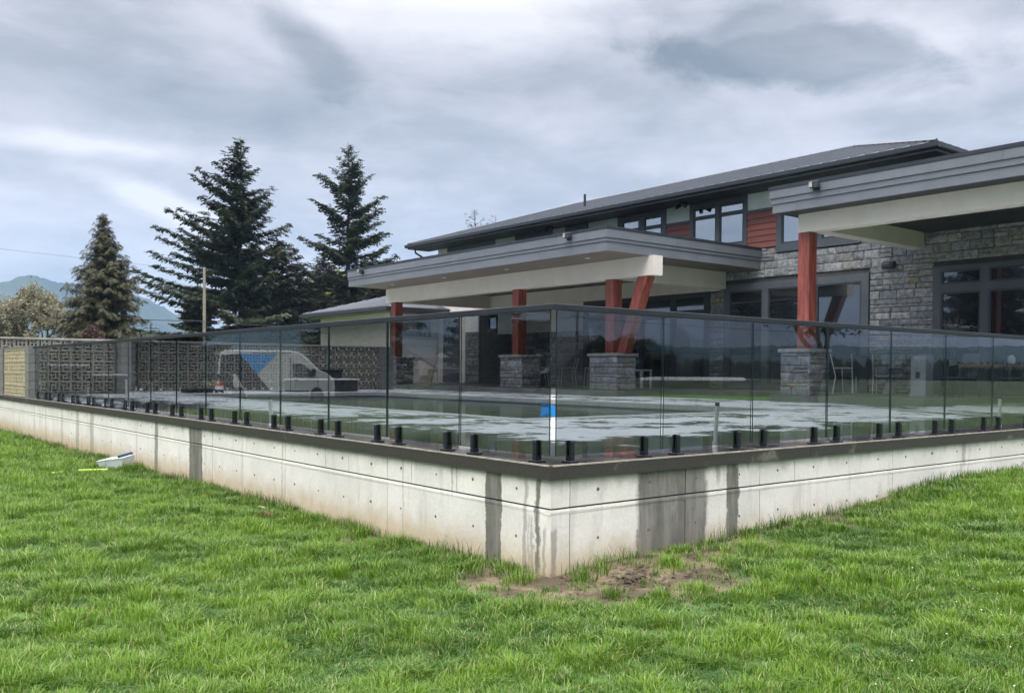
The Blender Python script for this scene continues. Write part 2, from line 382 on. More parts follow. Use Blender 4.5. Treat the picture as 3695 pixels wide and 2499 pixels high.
def coping_mat():
    m, t, b = newmat('wet_coping_concrete')
    P = t.add('ShaderNodeNewGeometry').outputs['Position']
    n = t.noise(P, 2.2, 6, .6, .4); f = t.noise(P, 35, 4, .6); o = t.add('ShaderNodeObjectInfo').outputs['Random']
    z = t.xyz(P)[2]
    dry = t.rng(n, .60, .68, 0., .55)
    c = t.mix(dry, (.040, .036, .031), (.20, .185, .15))
    # surface normal, for a smoother top face
    nn = t.add('ShaderNodeNewGeometry').outputs['Normal']; 
    v = t.rng(f, .3, .7, .8, 1.2)
    sc = t.add('ShaderNodeVectorMath', operation='SCALE'); t.set(sc.inputs[0], c); t.set(sc.inputs['Scale'], v)
    t.set(b.inputs['Base Color'], sc.outputs[0]); up = t.math('MAXIMUM', t.xyz(nn)[2], 0.)
    rw = t.math('ADD', t.rng(n, .35, .62, .04, .28), t.math('MULTIPLY', dry, .4))
    rr = t.math('ADD', t.math('MULTIPLY', up, rw), t.math('MULTIPLY', t.math('SUBTRACT', 1., up), .55))
    t.set(b.inputs['Roughness'], rr)
    bp = t.add('ShaderNodeBump'); bp.inputs['Strength'].default_value = .12; bp.inputs['Distance'].default_value = .005
    t.set(bp.inputs['Height'], f); t.l.new(bp.outputs[0], b.inputs['Normal'])
    return m
M['coping'] = coping_mat()
M['arris'] = simple('pale_edge_highlight', (.30, .28, .22), .8, .3, 9)  # pale colour standing in for the coping's edge highlight
def deck_mat():
    m, t, b = newmat('wet_broomed_deck')
    P = t.add('ShaderNodeNewGeometry').outputs['Position']; x, y, z = t.xyz(P)
    w = t.noise(P, .5, 6, .6, .9); w2 = t.noise(P, 1.7, 5, .6, .5); f = t.noise(P, 25, 4, .6)
    edge = t.math('MINIMUM', x, y)       # near the fence the slab falls and stays wet
    wv = t.math('ADD', t.math('ADD', t.math('MULTIPLY', w, .8), t.math('MULTIPLY', w2, .55)), t.rng(edge, .5, 2.4, .10, -.20))
    wv = t.math('ADD', wv, t.math('MULTIPLY', t.math('SUBTRACT', t.noise(P, 4.5, 5, .65), .5), .5)); wv = t.math('ADD', wv, t.math('MULTIPLY', t.math('SUBTRACT', t.noise(P, 11, 4, .6), .5), .16)); wet = t.rng(wv, .45, .62)
    c = t.mix(wet, (.56, .595, .605), (.085, .09, .09))
    v = t.rng(f, .3, .7, .9, 1.1); sc = t.add('ShaderNodeVectorMath', operation='SCALE'); t.set(sc.inputs[0], c); t.set(sc.inputs['Scale'], v)
    # control joints every three metres
    j = None
    for q in (x, y):
        fr = t.math('ABSOLUTE', t.math('SUBTRACT', t.math('FRACT', t.math('DIVIDE', t.math('ADD', q, .4), 3.05)), .5))
        k = t.rng(fr, .4965, .4985); j = k if j is None else t.math('MAXIMUM', j, k)
    cc = t.mix(t.math('MULTIPLY', j, .6), sc.outputs[0], (.05, .05, .05))
    t.set(b.inputs['Base Color'], cc)
    t.set(b.inputs['Roughness'], t.rng(wet, 0, 1, .42, .03))
    bp = t.add('ShaderNodeBump'); t.set(bp.inputs['Strength'], t.rng(wet, 0, 1, .5, .03)); bp.inputs['Distance'].default_value = .004
    t.set(bp.inputs['Height'], t.noise(P, 60, 3, .6)); t.l.new(bp.outputs[0], b.inputs['Normal'])
    return m
M['deck'] = deck_mat()
M['patio'] = simple('patio_concrete', (.13, .135, .13), .4, .25, 1.3, .2, bscale=40)
M['pool_coping'] = simple('pool_coping_concrete', (.40, .42, .41), .45, .12, 3, .1, objrand=.06)
M['pool_shell'] = simple('pool_plaster', (.10, .12, .13), .6, .1, 3)
def water_mat():
    m, t, b = newmat('pool_water')
    P = t.add('ShaderNodeNewGeometry').outputs['Position']
    b.inputs['Base Color'].default_value = (.012, .02, .024, 1); b.inputs['Roughness'].default_value = .02; b.inputs['IOR'].default_value = 1.33
    bp = t.add('ShaderNodeBump'); bp.inputs['Strength'].default_value = .5; bp.inputs['Distance'].default_value = .02
    t.set(bp.inputs['Height'], t.math('ADD', t.noise(P, 2.2, 4, .5, .4), t.math('MULTIPLY', t.noise(P, 7, 3, .5), .35))); t.l.new(bp.outputs[0], b.inputs['Normal'])
    return m
M['water'] = water_mat()
def ground_mat():
    m, t, b = newmat('lawn_ground')
    P = t.add('ShaderNodeNewGeometry').outputs['Position']
    n = t.noise(P, .8, 6, .6, .3); f = t.noise(P, 18, 5, .65); far = t.noise(P, .02, 5, .55); vf = t.noise(P, 90, 3, .6)
    c = t.mix(t.rng(n, .35, .65), (.045, .10, .018), (.09, .17, .028))
    c = t.mix(t.rng(f, .45, .75, 0, .6), c, (.05, .045, .025))
    ln = t.add('ShaderNodeVectorMath', operation='LENGTH'); t.set(ln.inputs[0], P)
    fz = t.rng(ln.outputs['Value'], 25, 60)
    fc = t.mix(t.rng(far, .4, .6), (.040, .075, .022), (.06, .075, .03))
    c = t.mix(fz, c, fc)
    # bare earth
    x, y, z = t.xyz(P)
    patches = [(.60, -.45, .62), (-.15, -.22, .5), (-.35, .35, .3), (6.2, -.75, .35), (1.4, -.35, .35), (3.2, -.35, .3), (1.9, -.3, .3), (-.3, 2.2, .28)]
    acc = None; wn = t.math('MULTIPLY', t.math('SUBTRACT', t.noise(P, 5, 5, .65), .5), .9)
    for (cx, cy, r) in patches:
        dx = t.math('SUBTRACT', x, cx); dy = t.math('SUBTRACT', y, cy)
        d = t.math('ADD', t.math('SQRT', t.math('ADD', t.math('MULTIPLY', dx, dx), t.math('MULTIPLY', dy, dy))), wn)
        k = t.rng(d, r-.15, r+.1, 1., 0.); acc = k if acc is None else t.math('MAXIMUM', acc, k)
    # earth strip along the foot of both walls
    wn2 = t.math('MULTIPLY', t.math('SUBTRACT', t.noise(P, 3.5, 5, .65), .5), .5)
    sl_ = t.math('MULTIPLY', t.rng(t.math('ADD', t.math('ABSOLUTE', x), wn2), .12, .26, .9, 0.), t.rng(y, -.1, 0.))
    sr_ = t.math('MULTIPLY', t.rng(t.math('ADD', t.math('ABSOLUTE', y), wn2), .08, .2, .9, 0.), t.rng(x, -.1, 0.))
    acc = t.math('MAXIMUM', acc, t.math('MAXIMUM', sl_, sr_))
    n4 = t.noise(P, 3, 5, .6)
    dirt = t.mix(t.rng(n4, .4, .6), (.070, .052, .028), (.185, .148, .085))
    c = t.mix(acc, c, dirt)
    sc = t.add('ShaderNodeVectorMath', operation='SCALE'); t.set(sc.inputs[0], c); t.set(sc.inputs['Scale'], t.rng(vf, .3, .7, .75, 1.25))
    t.set(b.inputs['Base Color'], sc.outputs[0]); b.inputs['Roughness'].default_value = .95
    bp = t.add('ShaderNodeBump'); bp.inputs['Strength'].default_value = .6; bp.inputs['Distance'].default_value = .02
    t.set(bp.inputs['Height'], f); t.l.new(bp.outputs[0], b.inputs['Normal'])
    return m
M['ground'] = ground_mat()
def leaf_mat(name, ca, cb, cc=None, trans=.3, rough=.55, inst_tint=False, noise_scale=.6):
    m, t, b = newmat(name); out = t.n['Material Output']
    at = t.add('ShaderNodeAttribute', attribute_name='rnd').outputs['Fac']
    P = t.add('ShaderNodeNewGeometry').outputs['Position']
    n = t.noise(P, noise_scale, 4, .6)
    if inst_tint:
        ti = t.add('ShaderNodeAttribute', attribute_name='tint', attribute_type='INSTANCER').outputs['Fac']
        f = t.math('ADD', t.math('MULTIPLY', ti, .75), t.math('MULTIPLY', at, .35), clamp=True)
    else: f = t.math('ADD', t.math('MULTIPLY', t.rng(n, .35, .65), .6), t.math('MULTIPLY', at, .45), clamp=True)
    c = t.mix(f, ca, cb)
    if cc is not None: c = t.mix(t.rng(at, .86, .92, 0, .8), c, cc)
    t.set(b.inputs['Base Color'], c); b.inputs['Roughness'].default_value = rough; b.inputs['Specular IOR Level'].default_value = .35
    tl = t.add('ShaderNodeBsdfTranslucent'); t.set(tl.inputs[0], c)
    mx = t.add('ShaderNodeMixShader'); mx.inputs[0].default_value = trans; t.l.new(b.outputs[0], mx.inputs[1]); t.l.new(tl.outputs[0], mx.inputs[2]); t.l.new(mx.outputs[0], out.inputs[0])
    return m
M['fir'] = leaf_mat('fir_needles', (.022, .038, .019), (.058, .082, .038), (.11, .10, .05), .12)
M['fir_brown'] = leaf_mat('brownish_needles', (.040, .040, .020), (.095, .078, .040), (.14, .10, .05), .1)
M['cedar'] = leaf_mat('cedar_fronds', (.048, .054, .024), (.105, .10, .05), (.15, .12, .065), .12)
M['buds'] = leaf_mat('pale_buds', (.20, .19, .12), (.34, .32, .21), None, .2)
M['yellow_leaf'] = leaf_mat('yellow_green_leaves', (.22, .27, .05), (.42, .44, .12), None, .3)
M['red_leaf'] = leaf_mat('dark_red_leaves', (.05, .025, .02), (.095, .055, .04), None, .2)
M['dark_leaf'] = leaf_mat('dark_green_leaves', (.02, .035, .012), (.05, .07, .02), (.2, .16, .05), .25)
M['poplar_leaf'] = leaf_mat('olive_leaves', (.05, .055, .02), (.12, .10, .03), None, .25)
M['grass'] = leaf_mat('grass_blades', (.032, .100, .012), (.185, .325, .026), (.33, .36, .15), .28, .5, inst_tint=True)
def hill_mat():
    m, t, b = newmat('forested_hillside')
    P = t.add('ShaderNodeNewGeometry').outputs['Position']
    n = t.noise(P, .012, 6, .65); n2 = t.noise(P, .05, 4, .7)
    c = t.mix(t.rng(n, .35, .65), (.018, .03, .022), (.04, .055, .03))
    t.set(b.inputs['Base Color'], c); b.inputs['Roughness'].default_value = 1.; b.inputs['Specular IOR Level'].default_value = 0.
    return m
M['hill'] = hill_mat()
print('materials done')
# ================================================================== SETTING
def smooth01(t): t = np.clip(t, 0, 1); return t*t*(3-2*t)
def ground_z(x, y):
    x = np.asarray(x, float); y = np.asarray(y, float)
    z = -.80 + .05*np.clip(x, 0, 6.) - .0045*np.clip(y, 0, 24)
    z = z + .02*np.sin(x*1.3+.7)*np.cos(y*1.1) + .015*np.sin(x*2.9+y*2.3)
    d = np.hypot(x, y); f = smooth01((d-40)/120.)
    return z*(1-f) + (-1.15)*f
def build_ground():
    # polar sheet round the place, rings growing out to the horizon
    nA = 220; rr = [0.0]; r = .35
    while r < 7000: rr.append(r); r += .35 + r*.045
    rr.append(7500)
    V = [(0, 0, float(ground_z(0, 0)))]
    for r in rr[1:]:
        a = np.arange(nA)*2*np.pi/nA; X = r*np.cos(a); Y = r*np.sin(a)
        V += list(zip(X, Y, ground_z(X, Y)))
    F = [(0, 1+j, 1+(j+1) % nA) for j in range(nA)]
    for i in range(1, len(rr)-1):
        for j in range(nA):
            a = 1+(i-1)*nA; F.append((a+j, a+nA+j, a+nA+(j+1) % nA, a+(j+1) % nA))
    me = bpy.data.meshes.new('ground'); me.from_pydata(V, [], F); me.materials.append(M['ground'])
    me.polygons.foreach_set('use_smooth', [True]*len(F))
    o = bpy.data.objects.new('ground', me); col.objects.link(o); tag(o, 'green lawn and flat fields reaching to the hills', kind='structure')
build_ground()

def build_hills():
    n = 2400; az = np.linspace(0, 2*np.pi, n, endpoint=False); d = np.degrees(az)
    key = [(0, 1.4), (30, 1.2), (58, 1.0), (66, 1.4), (69, 2.2), (71.1, 3.05), (73.2, 4.2), (75.2, 4.7), (78, 4.9), (79.4, 5.3), (80.8, 4.7), (88, 5.6), (100, 5.0), (110, 3.6), (125, 2.2), (150, 2.0), (180, 1.5), (210, 1.2), (250, 1.5), (280, 1.9), (320, 1.7), (345, 1.5), (360, 1.4)]
    el = np.interp(d, [k[0] for k in key], [k[1] for k in key])
    jag = np.array([noise.noise(Vector((math.cos(a)*9, math.sin(a)*9, 1.))) for a in az])*.22 + np.array([noise.noise(Vector((math.cos(a)*60, math.sin(a)*60, 4.))) for a in az])*.09
    tree = rng.random(n)*.10
    R0 = 2500; top = np.tan(np.radians(el+jag+tree))*R0
    rows = 16; V = []
    for i in range(rows+1):
        t = i/rows
        if t <= .7: q = t/.7; rad = 1700 + (R0-1700)*q; h = top*(q**1.4)
        else: q = (t-.7)/.3; rad = R0 + 900*q; h = top*(1-q)
        nz = np.array([noise.noise(Vector((math.cos(a)*14+i*.35, math.sin(a)*14, i*.5))) for a in az])*top*.10*(1 if 0 < i < rows and abs(t-.7) > .05 else 0)
        V.append(np.stack([rad*np.cos(az), rad*np.sin(az), -1.6 + np.maximum(h+nz, 0)], 1))
    V = np.concatenate(V); F = []
    j = np.arange(n)
    for i in range(rows): F.append(np.stack([i*n+j, i*n+(j+1) % n, (i+1)*n+(j+1) % n, (i+1)*n+j], 1))
    me = fastmesh('hills', V, np.concatenate(F), M['hill'])
    o = bpy.data.objects.new('hills', me); col.objects.link(o); tag(o, 'wooded hillside fading blue in the mist behind the fields', kind='structure')
build_hills()
def build_haze():
    m = bpy.data.materials.new('haze_air'); m.use_nodes = True; t = NT(m.node_tree); t.n.clear()
    out = t.add('ShaderNodeOutputMaterial'); v = t.add('ShaderNodeVolumePrincipled')
    v.inputs['Color'].default_value = (.50, .70, .98, 1); v.inputs['Density'].default_value = HAZE; v.inputs['Anisotropy'].default_value = 0.
    t.l.new(v.outputs[0], out.inputs['Volume'])
    o = MB().box(-4000, 4000, -4000, 4000, -3.2, 470).build('haze', m); tag(o, 'thin pale blue haze over the fields and hills', kind='stuff')
    scene.cycles.volume_bounces = 1
HAZE = .00017
build_haze()

# deck, pool, patios -------------------------------------------------
PX0, PX1, PY0, PY1 = 3.86, 9.85, 5.0, 19.3
c = .32
d = MB()
for (x0, x1, y0, y1) in ((.36, 30, .36, PY0-c), (.36, PX0-c, PY0-c, 23), (PX1+c, 19.1, PY0-c, 23), (PX0-c, PX1+c, PY1+c, 23)):
    d.poly([(x0, y0, 0), (x1, y0, 0), (x1, y1, 0), (x0, y1, 0)], [(0, 1, 2, 3)])
d.poly([(.06, 23, 0), (30, 23, 0), (30, 30, 0), (.06, 30, 0)], [(0, 1, 2, 3)])
o = d.build('pool_deck', M['deck']); tag(o, 'wet light concrete deck around the swimming pool', kind='structure')
po = empty('swimming_pool', (PX0, PY0, 0), 'dark rectangular swimming pool with pale block coping, half filled with rippled water', 'pool')
s = MB()
s.poly([(PX0, PY0, -1.4), (PX1, PY0, -1.4), (PX1, PY1, -1.4), (PX0, PY1, -1.4), (PX0, PY0, -.09), (PX1, PY0, -.09), (PX1, PY1, -.09), (PX0, PY1, -.09)], [(0, 1, 2, 3), (4, 5, 1, 0), (5, 6, 2, 1), (6, 7, 3, 2), (7, 4, 0, 3)])
s.build('pool_shell', M['pool_shell'], po)
w = MB(); w.poly([(PX0, PY0, -.12), (PX1, PY0, -.12), (PX1, PY1, -.12), (PX0, PY1, -.12)], [(0, 1, 2, 3)]); w.build('water', M['water'], po)
blk = MB().box(0, 1, 0, 1, -.105, .008, bev=.0).mesh('coping_block', M['pool_coping'])
L = .61
def run(a0, a1, fixed0, fixed1, ax):
    n = max(1, round((a1-a0)/L)); st = (a1-a0)/n
    for i in range(n):
        a = a0+i*st
        dz = random.uniform(-.002, .002)
        if ax == 1: inst('coping_block', blk, po, (fixed0, a+.004, dz), (fixed1-fixed0, st-.008, 1))
        else: inst('coping_block', blk, po, (a+.004, fixed0, dz), (st-.008, fixed1-fixed0, 1))
run(PY0-c, PY1+c, PX0-c, PX0, 1); run(PY0-c, PY1+c, PX1, PX1+c, 1); run(PX0, PX1, PY0-c, PY0, 0); run(PX0, PX1, PY1, PY1+c, 0)
p = MB().box(13.33, 19.12, 12.75, 29.6, -.05, .145, bev=0)
o = p.build('patio', M['patio']); tag(o, 'raised concrete patio under the farther porch roof', kind='structure')
p = MB().box(13.9, 19.12, 4.52, 8.23, -.05, .145).box(16.4, 19.12, 8.23, 12.75, -.05, .145)
o = p.build('patio', M['patio']); tag(o, 'raised concrete patio under the nearer porch roof', kind='structure')
p = MB().box(14.2, 16.4, 8.24, 12.74, -.02, .02); o = p.build('turf_strip', simple('turf', (.07, .17, .03), .9, .35, 20, .5)); tag(o, 'small green turf bed between the two patios', kind='structure')

# ================================================================== RETAINING WALL
rw = empty('retaining_wall', (0, 0, -1), 'cast concrete retaining wall with dark wet coping and water streaks below the fence', 'wall')
core = MB().box(.06, .3, .2, 30, -1.3, -.10).box(.06, 24, .06, .2, -1.3, -.10); core.build('wall_core', M['mortar'], rw)
Rj = [.03, .21, 1.44, 2.4, 2.91, 4.58, 6.75, 8.9, 11.1, 13.5, 24]
RjL = [.03, .21, 1.44, 2.4, 4.58, 6.75, 8.9, 11.1, 13.5, 24]
Lj = [.2, 1.17, 1.84, 2.24, 2.96, 4.36, 5.4, 6.48, 8.55, 9.75, 11.02, 13.4, 16.07, 18.5, 21, 24, 30]
LjL = [.2, 2.24, 4.36, 6.48, 8.55, 11.02, 13.4, 16.07, 18.5, 21, 24, 30]
g = .0048
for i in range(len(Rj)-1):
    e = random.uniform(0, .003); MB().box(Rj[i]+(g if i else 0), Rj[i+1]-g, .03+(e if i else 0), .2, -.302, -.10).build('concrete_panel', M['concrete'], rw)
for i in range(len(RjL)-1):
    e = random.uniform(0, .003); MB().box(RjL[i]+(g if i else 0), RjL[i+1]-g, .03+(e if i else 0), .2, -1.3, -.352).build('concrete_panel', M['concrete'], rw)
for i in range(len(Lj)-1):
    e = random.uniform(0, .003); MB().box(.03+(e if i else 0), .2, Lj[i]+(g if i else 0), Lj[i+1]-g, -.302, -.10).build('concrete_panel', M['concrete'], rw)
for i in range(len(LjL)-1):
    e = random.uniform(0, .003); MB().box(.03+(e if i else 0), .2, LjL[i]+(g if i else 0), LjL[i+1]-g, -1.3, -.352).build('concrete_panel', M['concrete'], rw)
# swollen lift joint: recess above, proud lip below with a ragged lower edge
MB().prism([(.042, -.302), (.2, -.302), (.2, -.3155), (.042, -.3155)], 0, .042, 24).build('lift_joint', M['mortar'], rw)
def lip(along, a, b):
    V = []; F = []; n = int((b-a)/.12); 
    for i in range(n+1):
        q = a+(b-a)*i/n; j = .006*noise.noise(Vector((q*1.7, along, 0))); k = .010*noise.noise(Vector((q*3.1, along, 5)))
        for (o_, z) in ((.036, -.3155), (.0292+j*.2, -.3162), (.0268+j*.2, -.334+k), (.0298, -.3515), (.1, -.3515), (.1, -.3155)):
            V.append((q, o_, z) if along == 0 else (o_, q, z))
    for i in range(n):
        for k in range(6): F.append((i*6+k, i*6+(k+1) % 6, i*6+6+(k+1) % 6, i*6+6+k))
    F.append(tuple(range(5, -1, -1))); F.append(tuple(n*6+k for k in range(6)))
    m = MB(); m.poly(V, F); return m
# the two lips mitre at the corner
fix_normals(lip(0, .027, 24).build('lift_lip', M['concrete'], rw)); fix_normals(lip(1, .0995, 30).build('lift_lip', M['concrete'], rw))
MB().box(.045, .06, .2, 30, -.3155, -.302).build('lift_joint', M['mortar'], rw)
hole = MB()
hole.tube([(0, -.0015, 0), (0, .01, 0)], .0115, 10)
hm = hole.mesh('tie_hole', simple('tie_hole_dark', (.13, .12, .10), .9))
hl = MB(); hl.tube([(-.0015, 0, 0), (.01, 0, 0)], .0115, 10); hml = hl.mesh('tie_hole', hm.materials[0])
for zz in (-.19, -.545):
    for k in range(14):
        q = .48+.545*k
        if q < 8.3: inst('tie_hole', hm, rw, (q+random.uniform(-.01, .01), .03, zz+random.uniform(-.008, .008)), [random.uniform(.8, 1.2)]*3)
    for k in range(26):
        q = .41+.53*k
        if q < 14: inst('tie_hole', hml, rw, (.03, q+random.uniform(-.015, .015), zz+random.uniform(-.008, .008)), [random.uniform(.75, 1.2)]*3)
cop = [0, 3.1, 6.2, 9.3, 12.4, 18, 24]
for i in range(len(cop)-1): MB().box(cop[i]+(.002 if i else 0), cop[i+1]-.002, 0, .36, -.1, 0, bev=0).build('coping', M['coping'], rw)
cop = [.36, 3.4, 6.4, 9.5, 12.6, 15.7, 18.8, 22, 30]
for i in range(len(cop)-1): MB().box(0, .36, cop[i], cop[i+1]-.002, -.1, 0).build('coping', M['coping'], rw)
# painted highlight: thin pale strip along the outer top edge
MB().prism([(-.003, -.006), (.006, .0025), (.016, .0025), (.016, -.006)], 0, .02, 24).build('coping_highlight', M['arris'], rw)
MB().prism([(-.003, -.006), (.006, .0025), (.016, .0025), (.016, -.006)], 1, .02, 30).build('coping_highlight', M['arris'], rw)

# ================================================================== GLASS FENCE
gf = empty('glass_fence', (.12, .12, 0), 'frameless tinted glass pool fence with black top rail on short black posts', 'fence')
rail = MB()
# one mitred rail: profile swept round the corner
prof = [(-.027, 1.088), (-.03, 1.092), (-.03, 1.128), (-.026, 1.132), (.026, 1.132), (.03, 1.128), (.03, 1.092), (.027, 1.088)]
P = []
for k, st in enumerate(('L', 'C', 'R')):
    for (o_, z) in prof:
        P.append((.12+o_, 17.36, z) if st == 'L' else (.12+o_, .12+o_, z) if st == 'C' else (13.0, .12+o_, z))
n = len(prof); F = [tuple(range(n)), tuple(range(3*n-1, 2*n-1, -1))]
for a in (0, n):
    for i in range(n): F.append((a+i, a+n+i, a+n+(i+1) % n, a+(i+1) % n))
rail.poly(P, F); fix_normals(rail.build('top_rail', M['rail'], gf))
edge_mat = simple('glass_edge', (.012, .03, .035), .12, .1, 4)
def panel(ax, a, b):
    m = MB(); t0, t1 = .114, .126; z0, z1 = .052, 1.1
    for (u0, u1, mi) in ((a, b, 0),):
        if ax == 1: P = [(t0, u0, z0), (t1, u0, z0), (t1, u1, z0), (t0, u1, z0), (t0, u0, z1), (t1, u0, z1), (t1, u1, z1), (t0, u1, z1)]
        else: P = [(u0, t0, z0), (u1, t0, z0), (u1, t1, z0), (u0, t1, z0), (u0, t0, z1), (u1, t0, z1), (u1, t1, z1), (u0, t1, z1)]
        m.poly(P, [(3, 0, 4, 7), (1, 2, 6, 5)] if ax == 1 else [(0, 1, 5, 4), (2, 3, 7, 6)], 0)
        m.poly(P, [(0, 3, 2, 1), (4, 5, 6, 7)] + ([(0, 1, 5, 4), (2, 3, 7, 6)] if ax == 1 else [(1, 2, 6, 5), (3, 0, 4, 7)]), 1)
    return m.build('glass_panel', [M['glass'], edge_mat], gf)
def spig_mesh(ax):
    m = MB()
    def bx(a0, a1, w, z0, z1):   # a: across the glass ; w: half width along it
        if ax == 1: m.box(a0, a1, -w, w, z0, z1)
        else: m.box(-w, w, a0, a1, z0, z1)
    bx(-.027, .027, .019, .012, .045)
    for s_ in (-1, 1):
        pr = [(s_*.0075, .046), (s_*.027, .046), (s_*.027, .148), (s_*.021, .158), (s_*.014, .158), (s_*.0075, .144)]
        if s_ > 0: pr = pr[::-1]
        if ax == 1: m.prism(pr, 1, -.019, .019)
        else: m.prism(pr, 0, -.019, .019)
    o = m.mesh('spigot', M['black'])
    p_ = MB().box(-.046, .046, -.046, .046, 0.0005, .0125, bev=.002)
    p2 = p_.mesh('base_plate', M['black'])
    return o, p2
SP = {1: spig_mesh(1), 0: spig_mesh(0)}
for o_ in ('x',):
    import bmesh
    for k in (0, 1):
        bm = bmesh.new(); bm.from_mesh(SP[k][0]); bmesh.ops.recalc_face_normals(bm, faces=bm.faces); bm.to_mesh(SP[k][0]); bm.free()
def spigot(ax, q):
    loc = (.12, q, 0) if ax == 1 else (q, .12, 0)
    s_ = inst('spigot', SP[ax][0], gf, loc); b_ = inst('base_plate', SP[ax][1], None, (0, 0, 0)); b_.parent = s_
pitch = 1.1385
for ax, n in ((1, 15), (0, 11)):
    for k in range(n):
        a = .12+pitch*k+(.010 if k else .03); b_ = .12+pitch*(k+1)-.010
        if ax == 1 and k == 14: b_ = 17.3
        panel(ax, a, b_)
        spigot(ax, .12+pitch*k+(.17 if k else .17)); spigot(ax, min(.12+pitch*(k+1)-.2, 17.1))
# drops of rain hanging under the rail
dr = MB()
for i in range(260):
    ax = i % 2; q = random.uniform(.2, 6); r_ = random.uniform(.0016, .0030)
    zz = 1.0865
    c_ = (.093+random.uniform(0, .006), q, zz) if ax else (q, .093+random.uniform(0, .006), zz)
    P = [(c_[0]+r_, c_[1], c_[2]), (c_[0]-r_, c_[1], c_[2]), (c_[0], c_[1]+r_, c_[2]), (c_[0], c_[1]-r_, c_[2]), (c_[0], c_[1], c_[2]+r_), (c_[0], c_[1], c_[2]-r_*1.3)]
    dr.poly(P, [(0, 2, 4), (2, 1, 4), (1, 3, 4), (3, 0, 4), (2, 0, 5), (1, 2, 5), (3, 1, 5), (0, 3, 5)])
dm, dt, db = newmat('rain_drop'); db.inputs['Base Color'].default_value = (.7, .75, .8, 1); db.inputs['Roughness'].default_value = .05; db.inputs['Metallic'].default_value = .6
o = dr.build('rain_drops', dm, gf); o['kind'] = 'stuff'

# ================================================================== BREEZE BLOCK WALLS
def block_mesh(depth, mat='block'):
    m = MB(); s_ = .286; f = .027; h = s_/2
    def bb(x0, x1, z0, z1, d0=0, d1=depth): m.box(x0, x1, d0, d1, z0, z1)
    bb(-h, h, h-f, h); bb(-h, h, -h, -h+f); bb(-h, -h+f, -h+f, h-f); bb(h-f, h, -h+f, h-f)      # frame
    a, b_ = .032, .066
    bb(-b_, b_, a, b_, .004, depth-.004); bb(-b_, b_, -b_, -a, .004, depth-.004); bb(-b_, -a, -a, a, .004, depth-.004); bb(a, b_, -a, a, .004, depth-.004)  # inner ring
    t_ = .011   # pinwheel arms and the stepped squares in the corners
    bb(-b_, -b_+.032, b_, h-f, .003, depth-.003); bb(b_-.032, b_, -h+f, -b_, .003, depth-.003); bb(b_, h-f, b_-.032, b_, .003, depth-.003); bb(-h+f, -b_, -b_, -b_+.032, .003, depth-.003)
    return m.mesh('breeze_block', M[mat])
bmx = block_mesh(.19); bmy = block_mesh(.16, 'block_tan')
pier_m = MB().box(-.5, .5, -.5, .5, 0, 1, bev=0).mesh('pier_block', M['block_pier'])
def pier(parent, x, y, wx, wy, z0, z1, nb):
    h = (z1-z0)/nb
    for i in range(nb): inst('pier_block', pier_m, parent, (x, y, z0+i*h), (wx-.006*(i % 2), wy-.006*(i % 2), h-.008))
    MB().box(x-wx/2+.01, x+wx/2-.01, y-wy/2+.01, y+wy/2-.01, z0, z1-.02).build('pier_mortar', M['mortar'], parent)
bw = empty('breeze_block_wall', (0, 23, 0), 'long patterned breeze block screen wall behind the far end of the pool', 'wall')
P_ = .2895
for (x0, n) in ((-3.05, 22), (3.95, 28)):
    for i in range(n):
        for j in range(5):
            xx = x0+P_*(i+.5)
            if xx > 3.55 and xx < 3.95: continue
            inst('breeze_block', bmx, bw, (xx, 23+random.uniform(-.004, .004), P_*(j+.5)))
pier(bw, 3.65, 23.09, .4, .32, 0, 1.46, 7); pier(bw, 12.3, 23.09, .5, .34, 0, 1.5, 7); pier(bw, -3.3, 23.09, .4, .34, -.9, 1.5, 10)
MB().box(-3.1, 3.45, 22.96, 23.23, 1.452, 1.50).box(3.85, 12.05, 22.96, 23.23, 1.452, 1.50).build('wall_cap', simple('wall_cap_concrete', (.33, .31, .25), .85, .15, 4), bw)
MB().box(-3.1, .0, 23.02, 23.2, -1.0, 0).build('wall_footing', M['block_pier'], bw)
sw_ = empty('breeze_block_wall', (0, 17.5, 0), 'short breeze block screen standing on the coping past the end of the glass fence', 'wall')
for (y0, n) in ((17.80, 9), (20.86, 6)):
    for i in range(n):
        for j in range(4):
            inst('breeze_block', bmy, sw_, (.20, y0+P_*(i+.5), .015+.272*(j+.5)), (1, 1, .94), (0, 0, R(90)))
pier(sw_, .19, 17.59, .36, .38, 0, 1.15, 6); pier(sw_, .19, 20.63, .36, .42, 0, 1.15, 6); pier(sw_, .19, 22.78, .36, .36, 0, 1.15, 6)
MB().box(.03, .24, 17.79, 20.41, 1.108, 1.15).box(.03, .24, 20.85, 22.59, 1.108, 1.15).build('wall_cap', M['block_pier'], sw_)

# ================================================================== HOUSE
F_ = 19.1
hs = empty('house', (19.1, 15, 0), 'two storey grey house with stone walls, red siding, metal roof and two flat porches', 'house')
def hb(name, mat, *boxes, parent=None, bev=0):
    m = MB()
    for b in boxes: m.box(*b, bev=bev)
    return m.build(name, mat, parent or hs)
hb('wall', M['mortar'], (19.16, 29.5, 7.5, 29.93, -.05, 6.12), (19.16, 29.5, -1, 7.5, -.05, 4.32))
